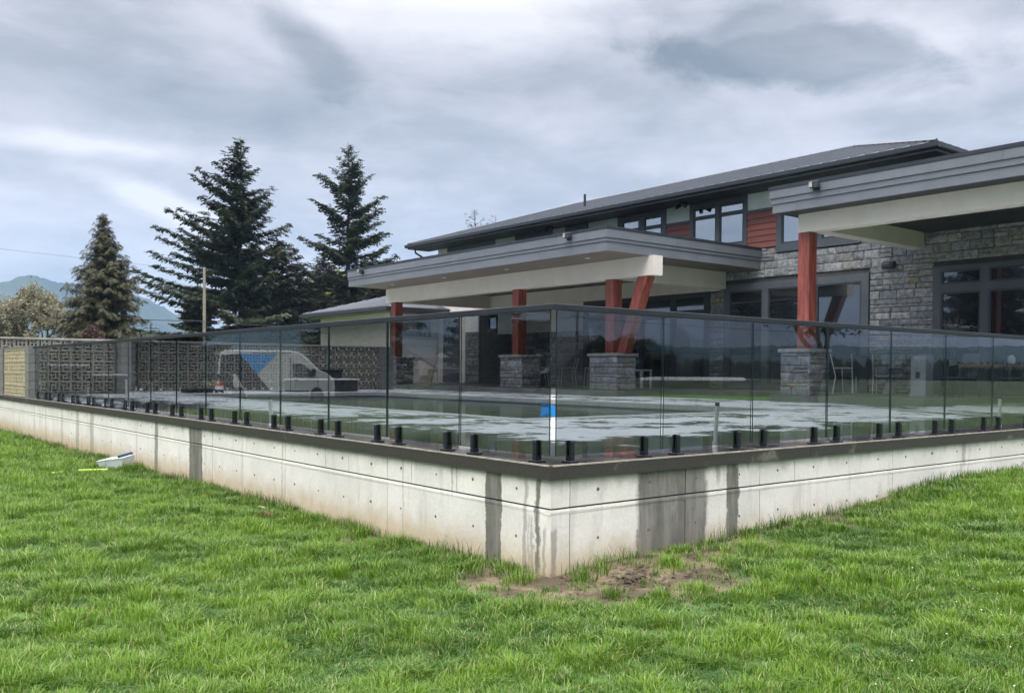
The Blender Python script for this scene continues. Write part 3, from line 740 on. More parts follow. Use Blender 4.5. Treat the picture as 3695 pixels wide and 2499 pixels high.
# --- main hip roof
ex0, ex1, ey0, ey1, ez, rz_ = 18.0, 29.0, 6.41, 30.8, 6.37, 8.13
A = [(ex0, ey0, ez), (ex1, ey0, ez), (ex1, ey1, ez), (ex0, ey1, ez), (23.5, 11.91, rz_), (23.5, 25.3, rz_)]
roof = part_empty('roof', hs)
m = MB(); m.poly(A, [(3, 0, 4, 5), (0, 1, 4), (1, 2, 5, 4), (2, 3, 5), (0, 3, 2, 1)]); m.build('roof_sheet', M['roofm'], roof)
sl = (rz_-ez)/5.5
ribs = 0
y = ey0+.25
while y < ey1-.2:
    t1 = min(5.5, y-ey0, ey1-y)
    if t1 > .15:
        m = MB(); m.poly([(ex0-.02, y-.014, ez+.002), (ex0-.02, y+.014, ez+.002), (ex0+t1, y+.014, ez+sl*t1+.002), (ex0+t1, y-.014, ez+sl*t1+.002),
                          (ex0-.02, y-.010, ez+.045), (ex0-.02, y+.010, ez+.045), (ex0+t1, y+.010, ez+sl*t1+.045), (ex0+t1, y-.010, ez+sl*t1+.045)],
                         [(0, 3, 2, 1), (4, 5, 6, 7), (0, 1, 5, 4), (1, 2, 6, 5), (2, 3, 7, 6), (3, 0, 4, 7)])
        m.build('roof_rib', M['rib'], roof)
    y += .41
x = ex0+.3
while x < ex1-.2:
    t1 = min(5.5, x-ex0, ex1-x)
    MB().tube([(x, ey0-.02, ez+.02), (x, ey0+t1, ez+sl*t1+.02)], .018, 4).build('roof_rib', M['rib'], roof)
    x += .41
for (a, b_) in ((0, 4), (3, 5), (1, 4), (2, 5), (4, 5)):
    MB().tube([Vector(A[a])+Vector((0, 0, .03)), Vector(A[b_])+Vector((0, 0, .03))], .05, 4).build('ridge_cap', M['rib'], roof)
# gutter + eave boards
g_ = MB()
g_.prism([(ex0-.10, ez-.02), (ex0-.10, ez-.13), (ex0-.07, ez-.16), (ex0, ez-.16), (ex0, ez-.02)], 1, ey0-.1, ey1+.1)
g_.prism([(ey0-.10, ez-.02), (ey0-.10, ez-.13), (ey0-.07, ez-.16), (ey0, ez-.16), (ey0, ez-.02)], 0, ex0, ex1+.1)
fix_normals(g_.build('gutter', M['gutter'], roof))
hb('fascia_board', M['gutter'], (ex0+.002, ex0+.03, ey0+.002, ey1, ez-.20, ez-.003), (ex0+.03, ex1, ey0+.002, ey0+.03, ez-.20, ez-.003), parent=roof)
hb('drip_trim', M['trim'], (ex0+.004, ex0+.034, ey0+.004, ey1, ez-.222, ez-.2005), (ex0+.034, ex1, ey0+.004, ey0+.034, ez-.222, ez-.2005), parent=roof)
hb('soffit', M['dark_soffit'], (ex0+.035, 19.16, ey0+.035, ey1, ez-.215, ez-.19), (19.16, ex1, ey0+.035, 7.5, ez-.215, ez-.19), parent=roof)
MB().tube([(18.02, 30.2, 6.2), (18.05, 30.2, 5.95), (18.6, 30.2, 5.7), (19.05, 29.98, 5.6), (19.05, 29.98, 4.4)], .045, 8).build('downspout', M['gutter'], hs)
MB().tube([(19.6, 20.75, 6.85), (19.6, 20.75, 7.38)], .05, 8).build('vent_pipe', M['gutter'], hs)
# --- upper storey cladding
ZT = ez-.215
def window(y0, y1, z0, z1, panes, mull=None, glass='win_hi', fx=19.05, trim_in=None, frame_mat='frame', x_back=19.16):
    """y0<y1 overall trim; panes: list of (ya,yb,za,zb)"""
    f = part_empty('window', hs)
    # trim slab with real openings: built from strips between panes
    ys = sorted({y0, y1, *[p[0] for p in panes], *[p[1] for p in panes]}); zs = sorted({z0, z1, *[p[2] for p in panes], *[p[3] for p in panes]})
    m = MB()
    for i in range(len(ys)-1):
        for j in range(len(zs)-1):
            cy_, cz_ = (ys[i]+ys[i+1])/2, (zs[j]+zs[j+1])/2
            if any(p[0] < cy_ < p[1] and p[2] < cz_ < p[3] for p in panes): continue
            m.box(fx, x_back-.001, ys[i], ys[i+1], zs[j], zs[j+1])
    m.build('trim', M['trim'] if trim_in is None else M[trim_in], f)
    for (a, b_, c_, d_) in panes:
        w_ = .045; fr = MB()
        fr.box(fx+.012, x_back-.004, a, a+w_, c_, d_).box(fx+.012, x_back-.004, b_-w_, b_, c_, d_).box(fx+.012, x_back-.004, a+w_, b_-w_, c_, c_+w_).box(fx+.012, x_back-.004, a+w_, b_-w_, d_-w_, d_)
        fr.build('sash', M[frame_mat], f)
        MB().box(fx+.045, fx+.06, a+w_, b_-w_, c_+w_, d_-w_).build('pane', M[glass], f)
    return f
dark = 'frame'
zb = 4.47
window(25.66, 29.15, zb, ZT, [(28.25, 29.02, 4.9, 5.9), (26.7, 28.12, 4.9, 5.9), (25.85, 26.6, 4.9, 5.9)])
window(22.01, 24.3, zb, ZT, [(23.2, 24.13, 4.75, 5.9), (22.15, 23.12, 4.75, 5.9)])
window(20.01, 21.25, zb, ZT, [(20.17, 21.1, 4.75, 5.9)])
window(16.17, 18.45, zb, ZT, [(17.4, 18.22, 5.63, 5.99), (16.36, 17.17, 5.63, 5.99), (17.4, 18.22, 4.7, 5.6), (16.36, 17.17, 4.7, 5.6)])
window(12.85, 15.13, zb, ZT, [(14.05, 14.98, 5.67, 5.99), (12.98, 13.92, 5.67, 5.99), (14.05, 14.98, 4.70, 5.64), (12.98, 13.92, 4.70, 5.64)])
window(9.04, 11.79, 4.27, 5.62, [(10.35, 11.6, 4.50, 5.45), (9.2, 10.25, 4.50, 5.45)])
hb('white_panel', M['white_panel'], (19.09, 19.16, 29.15, 29.93, zb, ZT)); hb('white_panel', M['white_panel'], (19.09, 19.16, 24.3, 25.66, zb, ZT)); hb('white_panel', M['white_panel'], (19.09, 19.16, 21.25, 22.01, zb, ZT)); hb('white_panel', M['white_panel'], (19.09, 19.16, 18.45, 20.01, zb, ZT))
hb('white_panel', M['white_panel'], (19.09, 19.16, 15.13, 16.17, 5.64, ZT)); hb('white_panel', M['white_panel'], (19.09, 19.16, 11.79, 12.85, 5.64, ZT)); hb('white_panel', M['white_panel'], (19.09, 19.16, 7.5, 11.79, 5.64, ZT))
for (a, b_) in ((15.13, 16.17), (11.79, 12.85)): hb('belt_trim', M['trim'], (19.05, 19.16, a, b_, 5.56, 5.64))
hb('belt_trim', M['trim'], (19.05, 19.155, 7.5, 11.79, 5.62, 5.64))
def siding(a, b_, z0, z1):
    n = round((z1-z0)/.178); h = (z1-z0)/n
    for i in range(n):
        z = z0+i*h
        m = MB().prism([(19.155, z+.001), (19.058, z+.001), (19.058, z+.014), (19.085, z+h-.001), (19.155, z+h-.001)], 1, a, b_); fix_normals(m.build('siding_board', M['red_siding'], hs))
siding(15.131, 16.169, zb, 5.56); siding(11.791, 12.849, zb-.01, 5.56)
# --- lower storey openings
DW = (8.77, 13.71, .15, 3.40)
window(8.77, 13.71, .15, 3.42, [(12.25, 13.5, .3, 3.2), (10.5, 12.04, .3, 3.2), (8.99, 10.39, .3, 3.2)], glass='win_lo')
window(3.2, 6.98, .15, 3.42, [(5.77, 6.77, 2.95, 3.3), (3.4, 5.57, 2.95, 3.3), (5.77, 6.77, .3, 2.75), (3.4, 5.57, .3, 2.75)], glass='win_lo')
window(14.30, 20.2, .15, 3.26, [(18.8, 20.0, .3, 2.5), (17.35, 18.65, .3, 2.5), (15.9, 17.2, .3, 2.5), (14.45, 15.75, .3, 2.5), (18.8, 20.0, 2.66, 3.14), (17.35, 18.65, 2.66, 3.14), (15.9, 17.2, 2.66, 3.14), (14.45, 15.75, 2.66, 3.14)], glass='win_lo', trim_in='frame')
hb('header_beam', M['cream'], (19.02, 19.16, 13.9, 26.2, 3.262, 3.80))
hb('wall_panel', M['cream'], (19.09, 19.16, 20.2, 25.45, 2.2, 3.26)); hb('wall_panel', M['cream'], (19.09, 19.16, 27.78, 29.9, .15, 3.8)); hb('wall_panel', M['cream'], (19.09, 19.16, 25.45, 27.78, 3.26, 3.8))
window(28.2, 29.4, .15, 3.1, [(28.85, 29.25, 1.9, 2.9), (28.35, 28.75, 1.9, 2.9)], fx=19.02, x_back=19.09)
window(25.46, 26.1, 2.35, 3.255, [(25.5, 26.05, 2.4, 3.2)])
hb('white_panel', M['white_paint'], (19.085, 19.16, 26.8, 27.77, 2.35, 3.25)); hb('white_panel', M['white_paint'], (19.06, 19.089, 24.45, 25.4, 2.35, 3.1))  # reflected bright rectangles, built here as white panels
# --- stone cladding
SM = []
for k in range(5):   # stones with broken faces, unit size
    b_ = MB(); jx = lambda s_: random.uniform(-s_, s_)
    ring0 = [(1, 0, 0), (1, 1, 0), (1, 1, 1), (1, 0, 1)]
    i1 = [(.35, .0, .0), (.35, 1, .0), (.35, 1, 1), (.35, 0, 1)]
    i2 = [(jx(.12)+.12, .04+abs(jx(.04)), .08+abs(jx(.07))), (jx(.12)+.1, .96-abs(jx(.04)), .08+abs(jx(.07))), (jx(.12)+.1, .96-abs(jx(.04)), .92-abs(jx(.07))), (jx(.12)+.12, .04+abs(jx(.04)), .92-abs(jx(.07)))]
    mid = [(-.1+jx(.2), .5+jx(.2), .5+jx(.2))]
    P = ring0+i1+i2+mid; Fc = []
    for q in range(4):
        Fc.append((q, (q+1) % 4, 4+(q+1) % 4, 4+q)); Fc.append((4+q, 4+(q+1) % 4, 8+(q+1) % 4, 8+q)); Fc.append((8+q, 8+(q+1) % 4, 12))
    b_.poly(P, Fc); me = b_.mesh('stone', M['stone'])
    bm = bmesh.new(); bm.from_mesh(me); bmesh.ops.recalc_face_normals(bm, faces=bm.faces)
    bm.to_mesh(me); bm.free(); SM.append(me)
def courses(a0, a1, z0, z1, holes, gap=.011, hmin=.07, hmax=.2, lmin=.2, lmax=.58):
    """coursed ashlar cut round the holes: yields (a, b, z, h)"""
    out = []; z = z0
    while z < z1-.03:
        h = random.choice([.08, .11, .14, .17, .19, .21, .24]); h = min(h, z1-z)
        if z1-z-h < .05: h = z1-z
        cuts = [a0, a1]
        spans = [(a0, a1)]
        for (ha, hb_, hz0, hz1) in holes:
            if z+h > hz0+.005 and z < hz1-.005:
                ns = []
                for (p, q) in spans:
                    if hb_ <= p or ha >= q: ns.append((p, q)); continue
                    if ha > p: ns.append((p, ha))
                    if hb_ < q: ns.append((hb_, q))
                spans = ns
        for (p, q) in spans:
            a = p
            while a < q-.02:
                l = random.uniform(lmin, lmax)*(1.25 if h > .13 else .9); b_ = a+l
                if q-b_ < .1: b_ = q
                hh = h
                if h > .15 and random.random() < .14:      # split stone in two thin ones
                    out.append((a, b_-gap, z, h*.5-gap)); out.append((a, b_-gap, z+h*.5, h*.5-gap))
                else: out.append((a, b_-gap, z, h-gap))
                a = b_
        z += h
    return out
def stone_obj(parent, side, fixed, st, depth, sgn):
    a, b_, z, h = st; me = random.choice(SM)
    dp = depth*random.uniform(.75, 1.15)
    if side == 'x':   # face looks towards -x, stone back at fixed
        o = inst('stone', me, parent, (fixed-dp, a, z), (dp, b_-a, h))
    else:             # face looks towards -y
        o = inst('stone', me, parent, (b_, fixed-dp, z), (dp, b_-a, h), (0, 0, R(90)))
    return o
def stone_bulk(parent, items, name='stone_course'):
    b_ = MB()
    for (side, fixed, st, depth) in items:
        a, e, z, h = st; me = random.choice(SM); dp = depth*random.uniform(.75, 1.15)
        P = []
        for v in me.vertices:
            if side == 'x': P.append((fixed-dp+v.co.x*dp, a+v.co.y*(e-a), z+v.co.z*h))
            elif side == 'y': P.append((e-v.co.y*(e-a), fixed-dp+v.co.x*dp, z+v.co.z*h))
            elif side == 'X': P.append((fixed+dp-v.co.x*dp, e-v.co.y*(e-a), z+v.co.z*h))
            else: P.append((a+v.co.y*(e-a), fixed+dp-v.co.x*dp, z+v.co.z*h))
        b_.poly(P, [tuple(p.vertices) for p in me.polygons])
    o = b_.build(name, M['stone'], parent); o['kind'] = 'stuff'; return o
sw = part_empty('stone_wall', hs)
holes = [(8.77, 13.71, 0, 3.42), (3.2, 6.98, 0, 3.42), (9.04, 11.79, 4.27, 9), (14.30, 27.79, 0, 9), (13.9, 14.31, 3.26, 9)]
st = courses(2.0, 14.30, .15, 4.45, holes)
st += courses(25.45+1.33, 27.77, .15, 2.34, []) + courses(20.2, 24.2, .15, 2.2, [])
def vis(s_):
    a, b_, z, h = s_; y_ = (a+b_)/2
    if y_ > 14.4: return 3
    rail_z = .65+(1.13-.65)*3.2
    if z > 2.0 and y_ > 6.9 and not (y_ < 8.2 and z > 3.8): return 0
    if z > 1.9 and y_ > 5: return 1
    if z < 1.9 and 7 < y_ < 8.8: return 1.5
    return 2
st.sort(key=lambda s_: (vis(s_), -(s_[1]-s_[0])*s_[3]))
for s_ in st[:190]: stone_obj(sw, 'x', 19.16, s_, .075, -1)
stone_bulk(sw, [('x', 19.16, s_, .075) for s_ in st[190:]])
# upper part of the facade right of the windows
# --- porch roofs
def joints(a, b_, k):
    out = []; q = a; l = [2.7, 3.6, 1.9][k % 3]
    while b_-q > .3:
        e = min(q+l, b_); e = b_ if b_-e < .5 else e; out.append((q, e-(.004 if e < b_ else 0))); q = e; l = 3.66
    return out
def porch_roof(name, x0, y0, y1, z0, bands, cap, soff, lab, end_right):
    r_ = part_empty('porch_roof', hs)
    z = z0; N = len(bands)
    for i, h in enumerate(bands):
        of = .028*(N-1-i)      # upper boards stand proud
        xx = x0+of; ys = (y0+of if end_right else y0); ye = (y1 if end_right else y1-of)
        t_ = .05
        if end_right:   # near end visible (faces -y), front faces -x
            for (a, b_) in joints(ys+t_, y1, i): MB().box(xx, xx+t_+.03, a, b_, z+.002, z+h-.004).build('fascia_board', M['fascia'], r_)
            for (a, b_) in joints(xx, 19.08, i+1): MB().box(a, b_, ys, ys+t_, z+.002, z+h-.004).build('fascia_board', M['fascia'], r_)
        else:
            for (a, b_) in joints(y0, ye, i): MB().box(xx, xx+t_+.03, a, b_, z+.002, z+h-.004).build('fascia_board', M['fascia'], r_)
        z += h
    k = MB()
    if end_right: k.box(x0-.015, 19.08, y0-.015, y1, z, z+cap); 
    else: k.box(x0-.015, 19.08, y0, y1+.015, z, z+cap)
    k.build('roof_cap', M['cap'], r_)
    xi = x0+.028*(N-1)
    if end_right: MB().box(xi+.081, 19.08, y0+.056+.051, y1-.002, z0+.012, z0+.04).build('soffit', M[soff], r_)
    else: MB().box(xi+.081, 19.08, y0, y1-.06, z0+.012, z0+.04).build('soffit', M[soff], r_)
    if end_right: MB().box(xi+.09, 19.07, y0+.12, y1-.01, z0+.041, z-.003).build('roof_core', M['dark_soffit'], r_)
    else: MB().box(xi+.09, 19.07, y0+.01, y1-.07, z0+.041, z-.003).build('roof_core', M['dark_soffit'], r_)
    return r_
rl = porch_roof('porch_roof', 12.54, 12.31, 26.3, 3.82, [.245, .095, .225], .07, 'soffit', '', True)
rr_ = porch_roof('porch_roof', 13.55, 1.0, 8.05, 4.31, [.20, .13, .19], .08, 'dark_soffit', '', False)
MB().box(19.0-.4, 19.05, 8.0, 8.04, 4.3, 4.82)
for (x, y) in ((13.43, 13.99), (13.45, 17.69), (13.44, 21.11), (13.5, 24.6)):
    f = MB().tube([(x, y, 3.838), (x, y, 3.826)], .075, 16).build('downlight', M['white_paint'], rl)
# --- beams and posts
hb('beam', M['cream'], (14.2, 14.56, 12.21, 26.25, 3.29, 3.825))
hb('cross_beam', M['cream'], (14.561, 19.018, 13.6, 13.899, 3.292, 3.824)); hb('cross_beam', M['cream'], (14.561, 19.018, 25.9, 26.2, 3.292, 3.824))
hb('beam', M['cream'], (14.2, 14.56, 1.3, 7.71, 3.9, 4.318)); hb('cross_beam', M['cream'], (14.561, 18.9, 7.15, 7.5, 3.902, 4.316))
def post(x0, x1, y0, y1, z0, z1): MB().box(x0, x1, y0, y1, z0, z1, bev=.006).build('post', M['red_wood'], hs)
post(14.2, 14.53, 13.71, 14.05, 1.19, 3.289); post(14.2, 14.53, 18.01, 18.33, 1.19, 3.289); post(14.2, 14.53, 25.55, 25.87, 1.19, 3.289)
post(14.2, 14.5, 7.41, 7.71, 1.22, 3.899); post(14.2, 14.5, 1.6, 1.9, 1.22, 3.899)
b_ = MB(); zt, zb2 = 3.289, 1.19   # raking brace beside the near post
b_.poly([(14.21, 13.28, zb2), (14.50, 13.28, zb2), (14.50, 13.58, zb2), (14.21, 13.58, zb2), (14.21, 12.43, zt), (14.50, 12.43, zt), (14.50, 12.80, zt), (14.21, 12.80, zt)],
        [(0, 3, 2, 1), (4, 5, 6, 7), (0, 1, 5, 4), (1, 2, 6, 5), (2, 3, 7, 6), (3, 0, 4, 7)]); b_.build('brace', M['red_wood'], hs)
def stone_pier(x0, x1, y0, y1, z1, individual):
    p_ = part_empty('stone_pier', hs); z0 = .147; zc = z1-.085
    MB().box(x0+.03, x1-.03, y0+.03, y1-.03, z0, zc).build('pier_core', M['mortar'], p_)
    MB().box(x0-.05, x1+.05, y0-.05, y1+.05, zc, z1, bev=.012).build('cap_stone', simple('cap_stone', (.25, .255, .245), .8, .25, 6, .4), p_)
    bt = z0
    fx = courses(y0, y1, bt, zc, [], lmin=.2, lmax=.45); fy = courses(x0+.0, x1, bt, zc, [], lmin=.2, lmax=.4)
    bulk = []
    for s_ in fx:
        if individual: stone_obj(p_, 'x', x0+.045, s_, .06, -1)
        else: bulk.append(('x', x0+.045, s_, .06))
    for s_ in fy:
        if individual: stone_obj(p_, 'y', y0+.045, s_, .06, -1)
        else: bulk.append(('y', y0+.045, s_, .06))
    for s_ in courses(y0, y1, bt, zc, []): bulk.append(('X', x1-.045, s_, .05))
    for s_ in courses(x0, x1, bt, zc, []): bulk.append(('Y', y1-.045, s_, .05))
    stone_bulk(p_, bulk)
stone_pier(13.97, 14.75, 13.35, 14.45, 1.19, True); stone_pier(13.97, 14.75, 17.55, 18.65, 1.19, False); stone_pier(13.97, 14.75, 25.1, 26.2, 1.19, False)
stone_pier(13.97, 14.75, 7.22, 7.99, 1.22, True); stone_pier(13.97, 14.75, 1.4, 2.1, 1.22, False)
# --- far wing with low hip roof
wg = part_empty('wing', hs)
MB().box(16.6, 19.05, 29.95, 36.6, -.05, 3.2).box(19.05, 27, 29.95, 36.6, -.05, 3.2).build('wall', M['cream'], wg)
A2 = [(15.85, 28.95, 3.40), (28, 28.95, 3.40), (28, 37.3, 3.40), (15.85, 37.3, 3.40), (20.0, 33.1, 4.6), (24, 33.1, 4.6)]
m = MB(); m.poly(A2, [(0, 1, 5, 4), (1, 2, 5), (2, 3, 4, 5), (3, 0, 4), (0, 3, 2, 1)]); m.build('roof_sheet', M['roofm'], wg)
y = 29.2
while y < 37.2:
    t1 = min(y-28.95, 37.3-y); q = t1/4.15; MB().tube([(15.83, y, 3.42), (15.85+4.15*q, y, 3.42+1.2*q)], .02, 4).build('roof_rib', M['rib'], wg); y += .41
MB().box(15.76, 15.86, 28.86, 37.3, 3.24, 3.39).box(15.86, 18.9, 28.86, 28.95, 3.24, 3.39).build('gutter', M['gutter'], wg)
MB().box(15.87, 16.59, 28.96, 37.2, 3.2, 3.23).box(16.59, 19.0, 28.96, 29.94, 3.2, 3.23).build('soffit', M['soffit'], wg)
MB().box(16.9, 18.7, 29.90, 29.949, 2.2, 2.95).build('window', M['win_lo'], wg); MB().box(17.1, 19.0, 29.90, 29.949, 1.25, 2.05).build('white_rect', M['white_paint'], wg)  # plain white rectangle below the wing window
MB().tube([(16.62, 29.9, 3.2), (16.62, 29.9, .0)], .04, 8).build('downspout', M['gutter'], wg)
# --- fittings on the house
def floodlight(x, y, z, lab):
    t_ = empty('floodlight', (x, y, z), lab, 'light')
    MB().box(x-.06, x, y-.07, y+.07, z-.07, z+.06).build('back_box', M['black'], t_)
    MB().box(x-.17, x-.062, y-.11, y-.005, z-.02, z+.12, bev=.01).build('lamp_head', M['frame'], t_)
    MB().box(x-.17, x-.062, y+.005, y+.11, z-.02, z+.12, bev=.01).build('lamp_head', M['frame'], t_)
    MB().box(x-.174, x-.1705, y+.015, y+.1, z-.005, z+.105).build('lens', simple('lens', (.35, .34, .3), .15), t_)
floodlight(13.545, 6.8, 4.72, 'small black floodlight on the fascia of the nearer porch roof')
floodlight(12.535, 13.73, 4.29, 'small black twin floodlight on the farther porch fascia near its corner')
floodlight(12.535, 25.1, 4.27, 'small black floodlight at the far left end of the porch fascia')
for (y, lab) in ((15.02, 'black security light under the eave between the upper windows nearest the near porch'), (21.6, 'black security light under the eave above the farther porch roof')):
    t_ = empty('security_light', (18.6, y, 6.1), lab, 'light')
    MB().box(18.5, 18.7, y-.1, y+.1, 6.1, 6.149, bev=.01).build('back_box', M['black'], t_)
    MB().tube([(18.6, y-.12, 6.06), (18.45, y-.2, 6.0)], [.05, .07], 12).build('lamp_head', M['black'], t_); MB().tube([(18.6, y+.12, 6.06), (18.45, y+.2, 6.0)], [.05, .07], 12).build('lamp_head', M['black'], t_)
t_ = empty('outdoor_speaker', (19.0, 8.16, 3.57), 'oval dark speaker mounted on the stone wall under the nearer porch', 'speaker')
MB().tube([(19.0, 8.0, 3.57), (19.0, 8.32, 3.57)], .10, 14).build('housing', M['navy'] if False else M['frame'], t_)
MB().tube([(18.9, 8.02, 3.57), (18.86, 8.02, 3.57)], .06, 14).build('cone', M['black'], t_)
print('house done')
# ================================================================== TREES
def spray_template(n, droop, wid, ln, seed):
    r = np.random.default_rng(seed); V = []; 
    for i in range(n):
        t = (i+.5)/n; sgn = 1 if i % 2 else -1; ang = sgn*np.radians(r.uniform(25, 75))
        l = ln*(1-.5*t)*r.uniform(.7, 1.2); w = wid*r.uniform(.7, 1.3)
        p = np.array([t*.8, r.uniform(-.04, .04), -droop*t*t*.5+r.uniform(-.05, .05)])
        d = np.array([np.cos(ang), np.sin(ang), -droop*r.uniform(.3, 1.2)]); d /= np.linalg.norm(d)
        s = np.cross(d, [r.uniform(-.6, .6), r.uniform(-.6, .6), 1.]); s /= np.linalg.norm(s)
        V += [p, p+d*l*.45+s*w, p+d*l, p+d*l*.45-s*w]
    V = np.array(V); F = np.arange(n*4).reshape(n, 4); return V, F
def scatter(template, P, D, U, S, jitter_rng):
    """template placed with x axis along D, z along U"""
    V, F = template; N = len(P)
    D = D/np.linalg.norm(D, axis=1, keepdims=True); Y = np.cross(U, D); Y /= np.linalg.norm(Y, axis=1, keepdims=True)+1e-9; Z = np.cross(D, Y)
    W = (V[None, :, 0:1]*D[:, None]+V[None, :, 1:2]*Y[:, None]+V[None, :, 2:3]*Z[:, None])*S[:, None, None]+P[:, None]
    FF = F[None]+(np.arange(N)*len(V))[:, None, None]
    rn = np.repeat(jitter_rng.random(N*len(F)), 4)
    return W.reshape(-1, 3), FF.reshape(-1, F.shape[1]), rn
def conifer(name, loc, h, profile, label, mat, seed, nb=150, droop=.3, tip_up=.25, step=.22, spray=.5, nleaf=12, wid=.035, trunk_r=None, bias=None, gap=0., crown0=.12, bark='bark', elev=(35, -8), group=None, tilt=0., hang=0.):
    r = np.random.default_rng(seed)
    t_ = empty(name, (loc[0], loc[1], loc[2]), label, 'tree', group)
    tr = trunk_r or h*.014
    tp = [Vector((.04*math.sin(i*1.3+seed)*i*.2, .04*math.cos(i*1.7+seed)*i*.2, h*i/9)) for i in range(10)]
    lean = lambda z: np.array([np.interp(z, [p.z for p in tp], [p.x for p in tp]), np.interp(z, [p.z for p in tp], [p.y for p in tp])])
    tb = MB(); tb.tube(tp, [tr*(1-i/9.4) + .008 for i in range(10)], 9)
    P = []; D = []; U = []; S = []
    for i in range(nb):
        q = crown0+(1-crown0)*(i+r.random())/nb*.985       # relative height
        z = q*h; a = r.uniform(0, 2*np.pi) if i % 2 else i*2.4
        Lr = np.interp(1-q, [p[0] for p in profile], [p[1] for p in profile])*r.uniform(.62, 1.12)
        if bias is not None: Lr *= 1+bias[1]*math.cos(a-bias[0])
        if r.random() < gap: Lr *= .45
        el = np.radians(np.interp(q, [0, 1], [elev[1], elev[0]])+r.uniform(-7, 7))
        base = np.array([*lean(z), z]); n = max(int(Lr/step), 2); pts = []
        for k in range(n+1):
            s = k/n; hz = Lr*s*math.cos(el); vz = Lr*s*math.sin(el)-droop*Lr*.45*s*s+tip_up*Lr*.35*max(s-.5, 0)**1.5*2
            b_ = a+.25*math.sin(s*3+i)*.4
            pts.append(base+np.array([hz*math.cos(b_), hz*math.sin(b_), vz]))
        pts = np.array(pts)
        if Lr > h*.05: tb.tube([Vector(p) for p in pts[:max(2, int((n+1)*.85)):max(1, n//4)]], [tr*.16*(1-q*.5), tr*.10, tr*.07, tr*.05, tr*.04, tr*.03, tr*.03, tr*.02, .01, .01, .01, .01][:len(pts[:max(2, int((n+1)*.85)):max(1, n//4)])], 3, cap=False)
        dirs = np.gradient(pts, axis=0)
        for k in range(n+1):
            s = k/n
            if s < .16 and r.random() < .6: continue
            for sd in (-1, 0, 1, -1, 1):
                if sd == 0 and k < n and r.random() < .35: continue
                d = dirs[k]/(np.linalg.norm(dirs[k])+1e-9); side = np.cross([0, 0, 1], d); side /= np.linalg.norm(side)+1e-9
                v = d*r.uniform(.5, 1)+side*sd*r.uniform(.5, 1.1)+np.array([0, 0, r.uniform(-.25, .12)-hang*r.uniform(.3, 1)])
                P.append(pts[k]+r.normal(0, .05, 3)-np.array([0, 0, abs(r.normal(0, .10))*(hang+.3)])); D.append(v); U.append([r.normal(0, .2), r.normal(0, .2), 1])
                S.append(spray*r.uniform(.65, 1.25)*(1.15-.45*s)*(.38+.62*min(1, Lr/(.13*h))))
    tb.build('trunk', M[bark], t_, smooth=True, world=False)
    P = np.array(P); D = np.array(D); U = np.array(U, float); S = np.array(S)
    W, FF, rn = scatter(spray_template(nleaf, .35, wid, .5, seed), P, D, U, S, r)
    me = fastmesh('crown', W, FF, M[mat], attrs={'rnd': rn}); c_ = bpy.data.objects.new('crown', me); col.objects.link(c_); c_.parent = t_
    return t_
gz = -1.0
# the big open crowned fir
conifer('fir_tree', (22.0, 60.2, gz), 18.7, [(0, .12), (.05, .55), (.14, 1.7), (.25, 2.8), (.38, 4.2), (.5, 5.4), (.62, 6.6), (.75, 8.3), (.9, 8.6), (1, 6.)],
        'tallest dark fir with wide drooping lower limbs, behind the wooden pole left of the house', 'fir', 11, nb=180, droop=.22, tip_up=.45, step=.27, spray=.80, nleaf=14, wid=.085, bias=(R(145), .24), gap=.34, hang=.35, crown0=.10, bark='bark_grey', elev=(38, -6), group='firs beyond the pool')
conifer('fir_tree', (31.4, 61.3, gz), 20.0, [(0, .12), (.05, .5), (.12, 1.3), (.2, 2.6), (.3, 3.2), (.4, 3.0), (.5, 4.2), (.6, 4.0), (.7, 3.6), (.85, 4.0), (1, 3.)],
        'tall narrow dark fir with ragged clumped limbs, just left of the porch roof', 'fir', 23, nb=128, droop=.16, tip_up=.4, step=.26, spray=.84, nleaf=14, wid=.085, gap=.36, hang=.35, crown0=.12, elev=(40, 2), bark='bark_grey', group='firs beyond the pool')
conifer('cedar_tree', (10.8, 53.3, gz), 11.0, [(0, .1), (.06, .35), (.2, .95), (.4, 1.85), (.6, 2.4), (.8, 2.9), (1, 3.0)],
        'conical brown green cedar standing alone against the misty hillside', 'cedar', 31, nb=520, droop=.30, tip_up=.1, step=.18, spray=.50, nleaf=12, wid=.06, crown0=.04, elev=(30, -6), hang=.6, group='firs beyond the pool')
for i, (x, y, h, lab, mt) in enumerate([
    (25.6, 62.0, 11.8, 'middling dark fir filling the gap between the two tallest firs', 'fir'),
    (28.6, 66.0, 11.8, 'brownish fir with sparse top right of the tallest fir', 'fir_brown'),
    (33.6, 70.0, 12.2, 'brownish fir standing behind the narrow tall fir', 'fir_brown'),
    (36.7, 64.0, 11.4, 'small dark fir top peeping over the left end of the porch roof', 'fir'),
    (19.6, 62.5, 7.2, 'low bushy fir under the limbs of the tallest fir, left of its trunk', 'fir'),
    (15.6, 57.0, 3.9, 'low dark spreading conifer at the foot of the wooden pole', 'fir'),
    (32.4, 57.5, 9.4, 'brown tinged fir at the foot of the narrow tall fir, nearest the house', 'fir_brown')]):
    conifer('fir_tree', (x, y, gz), h, [(0, .15), (.1, h*.09), (.3, h*.2), (.6, h*.30), (1, h*.33)], lab, mt, 40+i, nb=int(80+h*5), droop=.25, tip_up=.2, step=.28, spray=.8, nleaf=11, wid=.11, gap=.15, crown0=.04, elev=(30, -8), group='firs beyond the pool')
conifer('spruce_tree', (31.2, 43.7, gz), 12.2, [(0, .2), (.1, .9), (.3, 1.5), (1, 2.4)], 'spruce top rising behind the house roof near the vent pipe', 'fir', 61, nb=60, droop=.1, tip_up=.4, step=.25, spray=.5, nleaf=10, wid=.05, gap=.2, elev=(45, 5), group='spruces behind the house')
